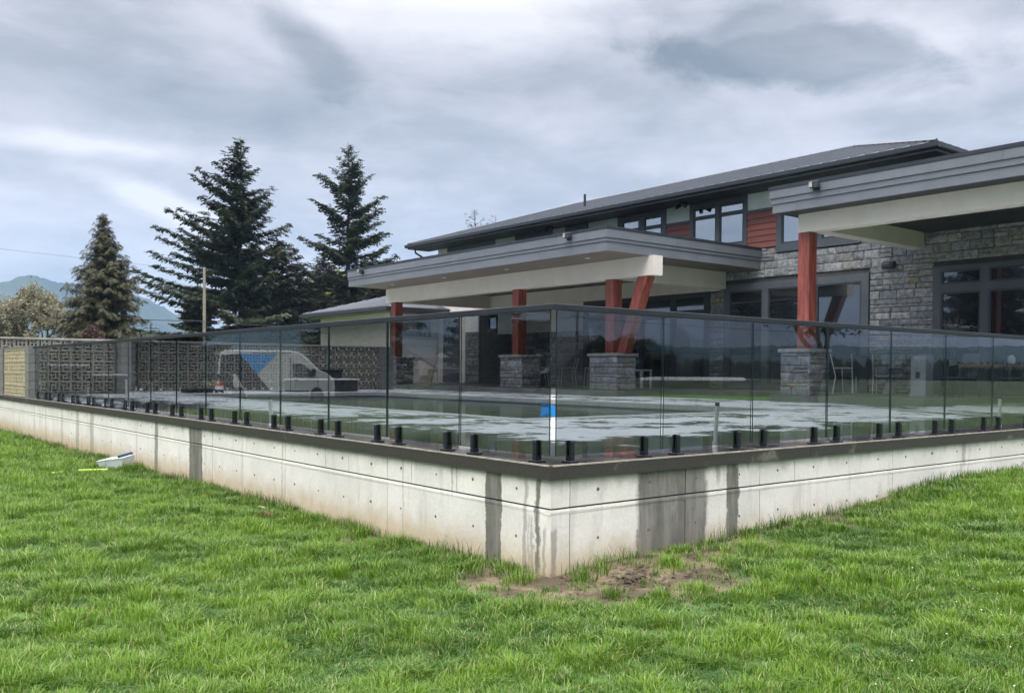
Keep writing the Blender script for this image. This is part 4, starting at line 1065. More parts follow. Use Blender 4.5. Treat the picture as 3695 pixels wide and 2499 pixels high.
conifer('spruce_tree', (33.1, 43.9, gz), 12.1, [(0, .2), (.1, .7), (.3, 1.2), (1, 2.)], 'smaller spruce tip behind the house roof, nearer the vent pipe', 'cedar', 62, nb=50, droop=.3, tip_up=.1, step=.25, spray=.45, nleaf=10, wid=.05, elev=(35, 0), group='spruces behind the house')

def broadleaf(name, loc, h, w, label, mat, seed, cat='tree', bark='bark_grey', leaves=1., size=.12, depth=6, spread=.62, trunk=True, group=None, lobes=True, split_h=.2, nlf=5):
    r = np.random.default_rng(seed)
    t_ = empty(name, loc, label, cat, group); tb = MB(); tips = []
    def grow(p, d, l, rad, k):
        q = p+d*l; mid = (p+q)/2+Vector(r.normal(0, l*.05, 3))
        tb.tube([p, mid, q], [rad, rad*.85, rad*.66], 5 if k < 3 else 3, cap=False)
        if k >= 3: tips.append((mid, d, k))
        if k >= depth: tips.append((q, d, k)); return
        for j in range(3 if r.random() < .45 or k < 2 else 2):
            a = d.orthogonal().normalized(); a.rotate(Matrix.Rotation(r.uniform(0, 6.28), 3, d))
            nd = (d+a*r.uniform(spread*.5, spread*1.25)); nd.z *= .95; nd.z += .06; nd.normalize()
            grow(q, nd, l*r.uniform(.66, .88), rad*.62, k+1)
    l0 = h*split_h; grow(Vector((0, 0, 0)), Vector((r.normal(0, .05), r.normal(0, .05), 1)).normalized(), l0, h*.022, 0)
    vs_ = np.array(tb.v); zs = max(vs_[:, 2].max(), .1); xs = max(np.abs(vs_[:, :2]).max(), .1)
    sx, sz = w/2/xs, h/zs
    tb.v = [(a*sx, b_*sx, c_*sz) for a, b_, c_ in tb.v]
    tb.build('trunk' if trunk else 'stems', M[bark], t_, world=False, smooth=True)
    if leaves > 0:
        P = []; D = []
        for (p, d, k) in tips:
            for j in range(nlf):
                if r.random() > leaves: continue
                P.append([p.x*sx+r.normal(0, size*1.1), p.y*sx+r.normal(0, size*1.1), p.z*sz+r.normal(0, size*1.1)]); D.append(r.normal(0, 1, 3)+[0, 0, .3])
        P = np.array(P); D = np.array(D); S = size*r.uniform(.6, 1.5, len(P)); U = r.normal(0, 1, (len(P), 3))
        V = np.array([(0, 0, 0), (.5, .42, .08), (1.1, 0, 0), (.5, -.42, .08), (0, .1, .2), (.4, .5, .7), (.2, .2, 1.2), (-.2, .0, .6)]); Fq = np.array([[0, 1, 2, 3], [4, 5, 6, 7]])
        W, FF, rn = scatter((V, Fq), P, D, U, S, r)
        me = fastmesh('crown', W, FF, M[mat], attrs={'rnd': rn}); c_ = bpy.data.objects.new('crown', me); col.objects.link(c_); c_.parent = t_
    return t_
broadleaf('budding_tree', (8.6, 59.0, gz), 7.0, 7.2, 'rounded budding tree with pale twigs left of the conical cedar', 'buds', 5, leaves=.8, size=.10, depth=8, spread=.55, group='bare trees by the misty hill', nlf=4)
broadleaf('budding_tree', (6.0, 62.5, gz), 6.2, 6.0, 'budding pale tree at the left edge, before the blue hillside', 'buds', 6, leaves=.75, size=.10, depth=8, spread=.6, group='bare trees by the misty hill', nlf=4)
broadleaf('red_shrub', (9.4, 50.0, gz), 4.0, 2.0, 'dark red twiggy shrub against the left side of the conical cedar', 'red_leaf', 8, 'shrub', leaves=.8, size=.09, depth=6, spread=.7, trunk=False)
broadleaf('hedge_shrub', (5.6, 50.5, gz), 3.1, 6.0, 'low olive shrub showing over the block wall at the far left', 'poplar_leaf', 9, 'shrub', leaves=.9, size=.13, depth=6, spread=.8, trunk=False, nlf=7)
broadleaf('hedge_shrub', (3.6, 52.5, gz), 2.9, 6.0, 'low brown shrub over the block wall, left edge of the photo', 'fir_brown', 10, 'shrub', leaves=.9, size=.13, depth=6, spread=.8, trunk=False, nlf=7)
broadleaf('yellow_bush', (39.9, 79.4, gz), 11.2, 7.0, 'fresh yellow green tree glowing between the dark firs left of the porch', 'yellow_leaf', 12, leaves=1., size=.32, depth=6, spread=.6, nlf=6)
for i, (x, y, h, w) in enumerate([(47, 76, 8, 9), (-3, 66, 3.4, 9), (18, 78, 5, 9)]):
    broadleaf('distant_tree', (x, y, gz), h, w, ['bushy dark tree far behind the house', 'low bushy tree beyond the block wall, out at the left', 'low dark tree behind the tallest fir'][i], 'dark_leaf', 70+i, leaves=1., size=.3, depth=5, spread=.8)

# trees, houses and poles on the camera's side: seen mirrored in the glass
b0 = broadleaf('garden_tree', (21.5, -11.5, -.9), 6.6, 8.5, 'spreading dark leaved tree south of the deck, mirrored in the fence at the right', 'dark_leaf', 14, leaves=1., size=.14, depth=7, spread=.62, nlf=4, group='trees mirrored in the glass')
def copy_thing(src, loc, s, rz, label):
    e = src.copy(); col.objects.link(e); e.location = loc; e.scale = (s[0], s[0], s[1]) if isinstance(s, tuple) else (s, s, s); e.rotation_euler = (0, 0, rz); e['label'] = label
    for ch in src.children:
        c_ = ch.copy(); col.objects.link(c_); c_.parent = e
    return e
copy_thing(b0, (37.5, -36.5, -1), (.85, .62), 1.1, 'round leafy tree across the south lawn, mirrored in the fence right of its corner')
copy_thing(b0, (-53, 89, -1), (1., .75), 2.4, 'dark bushy tree by the far houses, mirrored in the left fence')
copy_thing(b0, (-68, 84, -1), (.9, 1.1), .4, 'dark tree beside the gabled house, mirrored near the fence corner')
cf = conifer('garden_conifer', (-68, 126.6, gz), 9.8, [(0, .3), (.1, 1.2), (.3, 2.4), (.6, 3.6), (1, 4.2)], 'broad dark conifer across the fields, mirrored in the left fence', 'fir', 81, nb=110, droop=.2, tip_up=.2, step=.35, spray=1.2, nleaf=9, wid=.13, crown0=.04, group='trees mirrored in the glass')
copy_thing(cf, (-20.5, 40.5, -1), (.85, 1.05), 1., 'dark conifer by the driveway, mirrored in the upper windows')
copy_thing(cf, (-24.5, 25.5, -1), (1.15, 1.15), 2., 'dark conifer on the west lawn, mirrored in the right hand windows')
copy_thing(cf, (-24, 33, -1), (.7, .7), 3., 'low conifer behind the parked van, mirrored in the patio doors')
copy_thing(cf, (-74, 148, -1), (1.2, .9), 4., 'farthest dark conifer in the fields, mirrored in the left fence')
copy_thing(cf, (-4.6, 30.5, -1), (.62, .8), .6, 'added dark conifer just off the left edge, its mirror image darkening the farthest fence panels')  # this and the next two are added to darken the fence reflections
copy_thing(cf, (-8.2, 33.5, -1), (.6, .62), 2.6, 'shorter dark conifer added out of view to darken the far left panels')
copy_thing(cf, (-9.5, 47, -1), (.8, .8), 5., 'dark conifer added out of view to darken the reflection left of the van')
def poplar(x, y, h, w, label, mat='poplar_leaf', seed=1, src=None):
    if src is not None: return copy_thing(src, (x, y, -1), (w/2.6, h/8.), seed*1.3, label)
    return broadleaf('poplar_tree', (x, y, -1), h, w, label, mat, seed, leaves=1., size=.22, depth=6, spread=.5, nlf=5, group='trees mirrored in the glass', split_h=.12)
pp = poplar(-67.6, 91.2, 8., 2.6, 'narrow poplar right of the far stone pier, mirrored in the left fence', seed=3)
poplar(0, 0, 8.6, 2.2, 'second narrow poplar, taller, mirrored beside the first', seed=4, src=pp).location = (-65.8, 90.1, -1)
poplar(0, 0, 6.2, 4.2, 'rust coloured round tree mirrored near the fence corner', seed=5, src=pp).location = (-58.3, 73.1, -1)
poplar(0, 0, 5.2, 2.6, 'small upright tree mirrored at the left of the pier', seed=6, src=pp).location = (-54.5, 92, -1)
def cottage(x, y, rz, w, d_, h, label, gable=True):
    t_ = empty('cottage', (x, y, -1), label, 'house', 'houses mirrored in the glass', rz)
    MB().box(-w/2, w/2, -d_/2, d_/2, 0, h).build('wall', M['house_wall'], t_, world=False)
    rh = w*.32; m = MB().prism([(-w/2-.4, h-.1), (w/2+.4, h-.1), (0, h+rh)], 1, -d_/2-.4, d_/2+.4); fix_normals(m.build('roof', M['house_roof'], t_, world=False))
    g_ = MB().prism([(-w/2+.1, h-.05), (w/2-.1, h-.05), (0, h+rh-.5)], 1, -d_/2-.41, -d_/2-.402); fix_normals(g_.build('gable', M['white_paint'], t_, world=False))
    for (a, b_) in ((-w*.25, 1.), (w*.2, 1.), (0, h+.1)):
        f = MB().box(a-.6, a+.6, -d_/2-.47, -d_/2-.42 if b_ > h else -d_/2-.003, b_, b_+1.1).build('window_frame', M['white_paint'], t_, world=False)
        MB().box(a-.5, a+.5, -d_/2-.49, -d_/2-.472, b_+.1, b_+1.).build('window_pane', M['win_lo'], t_, world=False) if b_ > h else MB().box(a-.5, a+.5, -d_/2-.06, -d_/2-.004, b_+.1, b_+1.).build('window_pane', M['win_lo'], t_, world=False)
    return t_
for (x, y, rz, w, d_, h, lab) in [(-71, 112, R(50), 8, 11, 2.0, 'far bungalow with dark roof, mirrored leftmost in the left fence'), (-80, 119, R(40), 9, 12, 2.2, 'far cottage with chimney, mirrored in the middle of the left fence'),
        (-89, 125, R(60), 9, 10, 2.0, 'far low house behind the paddock rails, mirrored in the left fence'), (-66, 80, R(40), 6.5, 9, 2.6, 'gabled cottage mirrored near the fence corner'), (77, -84, R(0), 13, 9, 2.2, 'long low house mirrored just right of the fence corner')]:
    cottage(x, y, rz, w, d_, h, lab)
gh = empty('greenhouse', (163, -137, -1.1), 'far white tunnel greenhouses across the field, mirrored in the right fence', 'greenhouse')
for i in range(7):
    pr = [(-5+i*11, 0)]+[(-5+i*11+5*(1-math.cos(a)), 2.4*math.sin(a)) for a in np.linspace(0.2, math.pi-.2, 7)]+[(5+i*11, 0)]
    m = MB().prism([(u, v) for u, v in pr], 1, -12, 12); fix_normals(m.build('tunnel', M['white_paint'], gh, world=False))
gh.rotation_euler = (0, 0, R(-38)); gh.scale = (.8, 1, .24)

wb = rng; V = []; F = []
for (a0, a1, rad, hh) in ((95, 355, 330, 9),):
    n = 900
    for i in range(n):
        a = R(a0+(a1-a0)*i/n); q = rad*(1+.12*math.sin(i*.013)); x, y = q*math.cos(a), q*math.sin(a)
        hgt = hh*(.45+.6*abs(noise.noise(Vector((i*.05, 1, 1)))) + .35*random.random()) ; w_ = random.uniform(1.2, 3.2); b_ = len(V)
        for k in range(3):
            t1 = random.uniform(0, 6.28); ox, oy = random.uniform(-2, 2), random.uniform(-2, 2); b_ = len(V)
            V += [(x+ox-w_*math.cos(t1), y+oy-w_*math.sin(t1), -1.2), (x+ox+w_*math.cos(t1), y+oy+w_*math.sin(t1), -1.2), (x+ox+w_*.7*math.cos(t1), y+oy+w_*.7*math.sin(t1), -1.2+hgt*.7), (x+ox-w_*.4*math.cos(t1), y+oy-w_*.4*math.sin(t1), -1.2+hgt)]
            F += [(b_, b_+1, b_+2, b_+3)]
me = fastmesh('woodland', V, F, M['dark_leaf'], attrs={'rnd': rng.random(len(V))}); o = bpy.data.objects.new('woodland', me); col.objects.link(o); tag(o, 'dark line of far off woods round the fields, mirrored low in the glass', kind='stuff')

# ---- utility poles and cables
def utility_pole(x, y, h, label, mat, arm=True, r_=.13):
    t_ = empty('utility_pole', (x, y, -1), label, 'pole', 'utility poles')
    MB().tube([(0, 0, 0), (0, 0, h)], [r_, r_*.75], 10).build('shaft', M[mat], t_, world=False)
    if arm:
        MB().box(-1.2, 1.2, -.06, .06, h-.75, h-.62).build('crossarm', M[mat], t_, world=False)
        for s_ in (-1.05, -.4, .4, 1.05): MB().tube([(s_, 0, h-.62), (s_, 0, h-.45)], .04, 6).build('insulator', M['pvc'], t_, world=False)
    else:
        MB().tube([(.14, 0, h*.62), (.14, 0, h*.66)], .03, 6).build('bracket', M['black'], t_, world=False)
        MB().tube([(0, 0, h*.335), (0, 0, h*.355)], r_*1.08, 10).build('band', M['black'], t_, world=False)
    return t_
utility_pole(16.9, 53.5, 8.2, 'pale weathered wooden pole in front of the tallest fir', 'wood_pole', False, .115)
utility_pole(73.6, -79.8, 9.3, 'dark utility pole with crossarm, mirrored just right of the fence corner', 'dark_pole', True, .2)
utility_pole(39.5, 138.8, 8.6, 'tiny distant pole before the blue hill, right of the cedar', 'dark_pole')
def cable(pts, r_, label, sag=.0):
    P = []
    for a, b_ in zip(pts[:-1], pts[1:]):
        a, b_ = Vector(a), Vector(b_)
        for k in range(12):
            t = k/12; p = a.lerp(b_, t); p.z -= sag*4*t*(1-t); P.append(p)
    P.append(Vector(pts[-1])); o = MB().tube(P, r_, 4).build('overhead_cable', M['wire']); tag(o, label, 'cable'); return o
cable([(-30, 49.5, 4.0), (16.9, 53.36, 3.75)], .022, 'thick black cable running left from the pale wooden pole', .35)
cable([(-30, 52.0, 9.3), (16.9, 53.5, 6.95)], .007, 'thin high cable running left from the top of the pale pole', .3)
cable([(16.9, 53.64, 3.70), (46, 50.2, 4.1)], .014, 'cable running right from the pale pole behind the house', .3)
cable([(39.5, 138.8, 7.3), (16, 139, 7.2)], .03, 'distant cable at the small far pole', .2)
cable([(-140, -20, 7.2), (-72, 85, 4.6), (-60, 160, 6)], .035, 'cable crossing the west fields, mirrored in the left fence', 1.0)
cable([(10, -110, 6.2), (73.6, -79.8, 7.5), (150, -30, 6.8)], .035, 'cable on the crossarm pole, mirrored in the right fence', 1.5)

# ---- parked van (mirrored in the left fence)
def van():
    t_ = empty('parked_van', (-14.6, 37.7, -1.0), 'white high roof van with a blue wedge graphic, mirrored in the left fence', 'van', None, math.atan2(-1.1, -2.4))
    t_.scale = (1, 1, 1.07)
    prof = [(-2.75, .38), (-2.78, 1.0), (-2.70, 2.05), (-2.62, 2.32), (-2.40, 2.42), (.55, 2.44), (1.0, 2.36), (1.5, 2.02), (1.95, 1.58), (2.45, 1.36), (2.68, 1.15), (2.74, .75), (2.72, .38), (2.25, .36), (2.2, .62), (2.02, .78), (1.78, .78), (1.6, .62), (1.55, .34), (-1.45, .34), (-1.5, .62), (-1.68, .78), (-1.92, .78), (-2.1, .62), (-2.15, .36)]
    m = MB(); n = len(prof); P = []
    for (yy, k) in ((-.98, .96), (-.9, 1.), (.9, 1.), (.98, .96)):
        inset = .0 if abs(yy) < .95 else 1
        for (a, b_) in prof:
            nar = .0 if b_ < 1.2 else (b_-1.2)*.09
            P.append((a*(.985 if inset else 1), (abs(yy)-nar)*(1 if yy > 0 else -1), .34+(b_-.34)*(.985 if inset else 1)))
    F = []
    for r_ in range(3):
        for i in range(n): F.append((r_*n+i, r_*n+(i+1) % n, (r_+1)*n+(i+1) % n, (r_+1)*n+i))
    m.poly(P, F); o = m.build('body', M['white_paint'], t_, world=False)
    bm = bmesh.new(); bm.from_mesh(o.data); bm.verts.ensure_lookup_table()
    bm.faces.new([bm.verts[i] for i in range(n)]); bm.faces.new([bm.verts[3*n+i] for i in range(n)])
    bmesh.ops.triangulate(bm, faces=bm.faces[-2:]); bmesh.ops.recalc_face_normals(bm, faces=bm.faces); bm.to_mesh(o.data); bm.free()
    for s_ in (-1, 1):
        def side(name, pts, mat, o_=.003):
            P_ = [(a, s_*(.98+o_-(max(b_-1.2, 0))*.09), b_) for a, b_ in pts] + [(a, s_*(.96-(max(b_-1.2, 0))*.09), b_) for a, b_ in pts]; k = len(pts)
            q = MB(); q.poly(P_, [tuple(range(k)), tuple(range(2*k-1, k-1, -1))]+[(i, (i+1) % k, k+(i+1) % k, k+i) for i in range(k)]); return fix_normals(q.build(name, M[mat], t_, world=False))
        side('door_window', [(.75, 1.25), (.72, 1.85), (1.15, 1.86), (1.72, 1.42), (1.74, 1.25)], 'win_lo')
        side('rear_graphic', [(-2.68, .6), (-2.6, 2.2), (-1.75, 2.26), (-.95, 1.35), (-.3, .6)], 'rail')
        side('wedge_graphic', [(-1.75, 2.27), (.0, 2.28), (-.55, 1.75), (-.95, 1.36)], 'blue')
        side('trim_strip', [(-.3, .55), (-.3, .62), (1.5, .62), (1.5, .55)], 'rubber', .006)
        side('door_handle', [(.8, 1.08), (.8, 1.13), (1.0, 1.13), (1.0, 1.08)], 'rubber', .01)
        for xs in (.62, 1.92): side('door_seam', [(xs-.012, .5), (xs-.012, 1.22 if xs > 1 else 2.1), (xs+.012, 1.22 if xs > 1 else 2.1), (xs+.012, .5)], 'rubber', .004)
        side('door_seam', [(-1.2, 2.29), (-1.2, 2.31), (.6, 2.31), (.6, 2.29)], 'rubber', .004)
        side('sill', [(-1.4, .34), (-1.4, .42), (1.5, .42), (1.5, .34)], 'rubber', .012)
        for xx in (-1.8, 1.9):
            wh = MB().tube([(xx, s_*.78, .36), (xx, s_*.97, .36)], .35, 20).build('wheel', M['tyre'], t_, world=False)
            MB().tube([(xx, s_*.971, .36), (xx, s_*.985, .36)], .2, 14).build('rim', M['trim'], wh, world=False)
        MB().box(1.62, 1.8, s_*1.0, s_*1.2, 1.3, 1.62, bev=.02).build('wing_mirror', M['rubber'], t_, world=False)
        MB().box(2.60, 2.71, s_*.55, s_*.85, .85, 1.1).build('headlight', M['pvc'], t_, world=False)
    ws = MB(); ws.poly([(1.06, -.78, 2.31), (1.06, .78, 2.31), (1.97, .84, 1.60), (1.97, -.84, 1.60)], [(0, 1, 2, 3)]); ws.build('windscreen', M['win_lo'], t_, world=False)
    return t_
van()

# ================================================================== THINGS ON THE DECK AND LAWN
def deck_pipe(x, y, h, label, lean=(0, 0), capm='rubber', r_=.017):
    t_ = empty('marker_pipe', (x, y, 0), label, 'pipe', 'white pipes standing by the fence')
    MB().tube([(0, 0, .0), (lean[0]*h, lean[1]*h, h)], r_, 12).build('pipe', M['pvc'], t_, world=False)
    MB().tube([(0, 0, .001), (0, 0, .05)], r_*1.3, 12).build('socket', M['white_paint'], t_, world=False)
    MB().tube([(lean[0]*h, lean[1]*h, h-.01), (lean[0]*h*1.05, lean[1]*h*1.05, h+.02)], r_*1.2, 10).build('cap', M[capm], t_, world=False)
# pipes rise just inside / at the glass line
deck_pipe(2.28, .42, .37, 'white capped pipe upright behind the fence, nearest the corner on the right', (.07, .0), r_=.017)
deck_pipe(7.85, .42, .36, 'white pipe upright at the far right edge of the fence', (.02, 0), r_=.02)
deck_pipe(1.36, 7.75, .24, 'short white pipe leaning on the deck behind the left fence', (-.06, .02), r_=.024)
deck_pipe(1.1, 14.0, .46, 'thin white pipe near the far end of the left fence', (.0, 0), r_=.018)
t_ = empty('pool_float', (6.18, 7.19, -.115), 'bright blue plastic pool float drifting near the fence corner', 'float')
MB().prism([(-.15, 0), (.12, 0), (.10, .13), (.06, .22), (-.09, .22), (-.13, .12)], 1, -.13, .13).build('hull', M['blue'], t_, world=False); fix_normals(t_.children[0])
MB().box(-.12, -.04, -.14, .14, .225, .245).build('lid', M['blue'], t_, world=False)
MB().box(-.22, -.15, -.08, .08, .0, .05).build('lip', M['blue'], t_, world=False)
t_.scale = (.72, .72, .85)
# plastic tub with bits beside it on the grass
gt = float(ground_z(-.33, 9.5))
t_ = empty('plastic_tub', (-.30, 9.42, gt+.03), 'clear white plastic tub tipped on the lawn against the wall', 'tub', None, R(35))
m = MB(); ro = [(-.22, -.15), (.22, -.15), (.22, .15), (-.22, .15)]; b1 = [(-.18, -.12), (.18, -.12), (.18, .12), (-.18, .12)]
P = [(x, y, 0) for x, y in b1]+[(x, y, .14) for x, y in ro]+[(x*1.06, y*1.08, .145) for x, y in ro]+[(x*.95, y*.93, .14) for x, y in ro]+[(x*.95, y*.93, .012) for x, y in b1]
F = [(3, 2, 1, 0)]
for a, b_ in ((0, 4), (4, 8), (8, 12), (12, 16)):
    for i in range(4): F.append((a+i, a+(i+1) % 4, b_+(i+1) % 4, b_+i))
F.append((16, 17, 18, 19)); m.poly(P, F); m.build('tub', M['pvc'], t_, world=False)
MB().tube([(.17, -.14, .17), (.17, .15, .17)], .02, 10).build('handle', M['navy'], t_, world=False)
t_.rotation_euler = (R(6), R(-8), R(-55))
o = MB().tube([(-.52, 9.12, gt+.035), (-.86, 9.30, gt+.03)], .019, 8).build('lime_tool', M['lime']); tag(o, 'lime green stick tool lying in the grass beside the plastic tub', 'tool')
o = MB().tube([(-1.25, 9.12, gt+.035), (-1.08, 9.2, gt+.03)], .014, 8).build('lime_strap', M['lime']); tag(o, 'short lime green strap end in the grass left of the tool', 'strap')
gt2 = float(ground_z(-.25, 4.3))
o = MB().box(-.27, -.235, 4.18, 4.36, gt2+.03, gt2+.045, bev=.004).build('wood_offcut', simple('pale_wood', (.42, .34, .22), .8)); tag(o, 'pale wood offcut on the soil strip by the wall', 'offcut')
o = MB().box(-.52, -.38, 3.70, 3.9, gt2+.03, gt2+.06, bev=.01).build('red_brick_piece', simple('red_brick', (.12, .04, .035), .9)); tag(o, 'dark red broken brick in the grass by the wall', 'brick')
# long bundle of white wrap lying on the coping
wr = MB(); rr = np.random.default_rng(3)
for k in range(4):
    pts = []; n = 26; off = .185+.045*k; lo, hi = [(10.7, 15.6), (10.9, 14.8), (11.8, 16.2), (10.8, 13.6)][k]
    for i in range(n): pts.append((off+.04*math.sin(i*.9+k*2), lo+(hi-lo)*i/(n-1), .036+.02*(k % 2)+.012*math.sin(i*1.7+k)))
    wr.tube(pts, [.034*(.8+.3*rr.random()) for _ in range(n)], 8)
o = wr.build('plastic_wrap', M['wrap'], None, smooth=True); tag(o, 'crumpled roll of white plastic wrap along the coping behind the far left fence', 'plastic wrap')
# furniture at the back of the deck
def counter(x0, x1, y0, y1, h, label, cat='counter'):
    t_ = empty('garden_counter', ((x0+x1)/2, (y0+y1)/2, 0), label, cat)
    m = MB(); n = int((x1-x0)/.12)
    MB().box(x0+.03, x1-.03, y0+.03, y1-.03, 0, h-.05).build('base', M['wicker'], t_)
    MB().box(x0, x1, y0, y1, h-.05, h, bev=.008).build('worktop', M['table_top'], t_)
    for k in range(1, 4): MB().box(x0+(x1-x0)*k/4-.01, x0+(x1-x0)*k/4+.01, y0+.015, y0+.03, .05, h-.08).build('door_gap', M['black'], t_)
counter(.5, 1.96, 20.4, 21.1, .76, 'dark outdoor cabinet with pale worktop left of the block pier, behind the glass')
counter(2.1, 2.95, 20.5, 21.1, .52, 'lower dark cabinet with pale top beside the taller one')
counter(7.7, 9.9, 20.6, 21.3, .40, 'long low dark table with pale top in front of the block wall')
t_ = empty('storage_box', (9.3, 21.7, 0), 'dark square storage box behind the long low table', 'box'); MB().box(8.9, 9.8, 21.5, 22.1, 0, .62, bev=.02).build('body', M['wicker'], t_); MB().box(8.87, 9.83, 21.47, 22.13, .622, .68, bev=.01).build('lid', M['black'], t_)
o = MB().box(4.5, 5.25, 20.5, 21.0, 0, .13, bev=.02).build('dark_mat', M['black']); tag(o, 'folded black cover lying at the foot of the block wall', 'cover')
t_ = empty('pool_heater', (5.45, 20.6, 0), 'small canister with red, white and black bands before the block wall', 'canister')
for (z0, z1, mt) in ((0, .09, 'black'), (.091, .2, 'pvc'), (.201, .28, 'orange')): MB().tube([(5.45, 20.6, z0), (5.45, 20.6, z1)], .12, 14).build('band', M[mt], t_)
def sling_chair(x, y, rz, label, fab='grey_fabric', frame='frame', s=1.0, group='patio chairs'):
    t_ = empty('patio_chair', (x, y, .146), label, 'chair', group, rz)
    m = MB(); 
    MB().box(-.23*s, .23*s, -.24, .22, .42, .45, bev=.008).build('seat', M[fab], t_, world=False)
    b_ = MB(); b_.poly([(-.23*s, .22, .46), (.23*s, .22, .46), (.23*s, .25, .46), (-.23*s, .25, .46), (-.22*s, .36, .98), (.22*s, .36, .98), (.22*s, .385, .98), (-.22*s, .385, .98)], [(0, 3, 2, 1), (4, 5, 6, 7), (0, 1, 5, 4), (1, 2, 6, 5), (2, 3, 7, 6), (3, 0, 4, 7)]); b_.build('backrest', M[fab], t_, world=False)
    for sx in (-1, 1):
        MB().tube([(sx*.25*s, -.26, 0), (sx*.25*s, -.22, .64)], .014, 6).build('leg', M[frame], t_, world=False)
        MB().tube([(sx*.25*s, .30, 0), (sx*.25*s, .22, .44), (sx*.25*s, .37, 1.0)], .014, 6).build('leg', M[frame], t_, world=False)
        MB().box(sx*.25*s-.022, sx*.25*s+.022, -.24, .28, .64, .665).build('armrest', M[frame], t_, world=False)
sling_chair(16.4, 5.0, R(250), 'tall grey sling chair on the right patio with its back to the bare little tree', s=1.15)
sling_chair(16.6, 4.0, R(200), 'grey sling chair at the right frame edge beside the dining table', s=1.15)
t_ = empty('dining_table', (17.4, 4.6, .146), 'outdoor dining table with pale cloth between the sling chairs', 'table')
MB().box(-.9, .9, -.5, .5, .70, .735, bev=.01).build('tabletop', M['wicker'], t_, world=False)
m = MB()
for i in range(24):
    a = -.92+1.84*i/23; m.box(a-.036, a+.036, -.525, -.503, .68-.03*(i % 3), .745); m.box(-.925, -.903, -.5+i*.04, -.462+i*.04, .67-.03*(i % 2), .745)
m.box(-.91, .91, -.51, .51, .737, .747); m.build('tablecloth', M['tan'], t_, world=False)
for sx in (-1, 1):
    for sy in (-1, 1): MB().tube([(sx*.8, sy*.42, 0), (sx*.8, sy*.42, .7)], .022, 8).build('leg', M['frame'], t_, world=False)
for (x, y, z, lab) in ((17.1, 4.9, .895, 'pale round jar on the dining table, left of the pair'), (17.6, 4.4, .895, 'pale round jar on the dining table, right of the pair')):
    t_ = empty('glass_jar', (x, y, z), lab, 'jar'); MB().tube([(0, 0, 0), (0, 0, .05), (0, 0, .15), (0, 0, .18)], [.05, .08, .08, .05], 12).build('body', M['pvc'], t_, world=False, smooth=True); MB().tube([(0, 0, .181), (0, 0, .2)], .05, 12).build('lid', M['pvc'], t_, world=False)
for (x, y, rz, lab) in ((16.9, 8.3, R(60), 'folding garden chair with pale arms behind the nearer stone pier'), (17.6, 8.0, R(110), 'second folding garden chair beside the small round table')):
    sling_chair(x, y, rz, lab, 'wicker', 'pvc')
t_ = empty('side_table', (18.1, 7.6, .146), 'small pale topped round table by the patio doors', 'table')
MB().tube([(0, 0, .44), (0, 0, .47)], .3, 20).build('tabletop', M['table_top'], t_, world=False)
MB().tube([(0, 0, 0), (0, 0, .44)], [.16, .05], 10).build('pedestal', M['table_top'], t_, world=False)
sling_chair(16.7, 19.9, R(240), 'tan backed patio chair left of the near stone pier, farther one', 'tan', 'pvc')
sling_chair(17.1, 18.9, R(240), 'tan backed patio chair between the stone piers, middle one', 'tan', 'pvc')
sling_chair(17.4, 17.9, R(240), 'tan backed patio chair next to the near stone pier', 'tan', 'pvc')
t_ = empty('white_side_table', (17.2, 15.45, .146), 'small white square side table right of the near stone pier', 'table')
MB().box(-.26, .26, -.22, .22, .56, .6).build('tabletop', M['white_paint'], t_, world=False)
for sx in (-1, 1):
    for sy in (-1, 1): MB().box(sx*.22-.025, sx*.22+.025, sy*.18-.025, sy*.18+.025, 0, .56).build('leg', M['white_paint'], t_, world=False)
b_ = MB(); b_.poly([(13.2, 21.6, .15), (13.24, 21.6, .15), (13.64, 21.8, 1.05), (13.6, 21.8, 1.05), (13.2, 22.4, .15), (13.24, 22.4, .15), (13.64, 22.3, 1.05), (13.6, 22.3, 1.05)], [(0, 1, 2, 3), (7, 6, 5, 4), (0, 4, 5, 1), (1, 5, 6, 2), (2, 6, 7, 3), (3, 7, 4, 0)])
o = fix_normals(b_.build('leaning_board', M['board'])); tag(o, 'brown board leaning up on the far patio behind the glass', 'board')
t_ = empty('easel_stool', (14.6, 23.6, .146), 'narrow folded stool standing before the far wall', 'stool')
MB().box(-.2, .2, -.02, .02, .5, .54).build('seat', M['board'], t_, world=False)
for sx in (-1, 1): MB().tube([(sx*.17, -.1, 0), (sx*.05, .05, .95)], .012, 6).build('leg', M['pvc'], t_, world=False)
t_ = empty('stone_column', (16.46, 5.89, .146), 'pale square block column standing on the patio edge with a small socket', 'column')
MB().box(-.18, .18, -.18, .18, 0, .93, bev=.01).build('shaft', M['pale_block'], t_, world=False); MB().box(-.195, -.181, -.05, .05, .42, .56).build('socket_box', M['trim'], t_, world=False); MB().box(-.2, .2, -.2, .2, -.0005, .05).build('foot', M['pale_block'], t_, world=False)
broadleaf('potted_tree', (17.0, 5.55, .25), 1.85, 1.3, 'bare little potted tree in front of the right hand windows', 'buds', 91, leaves=0, depth=6, spread=.7, group=None, split_h=.3)
t_ = bpy.data.objects['potted_tree']; MB().tube([(0, 0, -.104), (0, 0, .1), (0, 0, .12)], [.13, .18, .18], 14).build('pot', M['frame'], t_, world=False)
o = MB().box(4.5, 4.75, 13.6, 13.85, -.117, -.105).build('skimmer_lid', M['pvc']); tag(o, 'small white plastic lid floating on the pool water', 'lid')

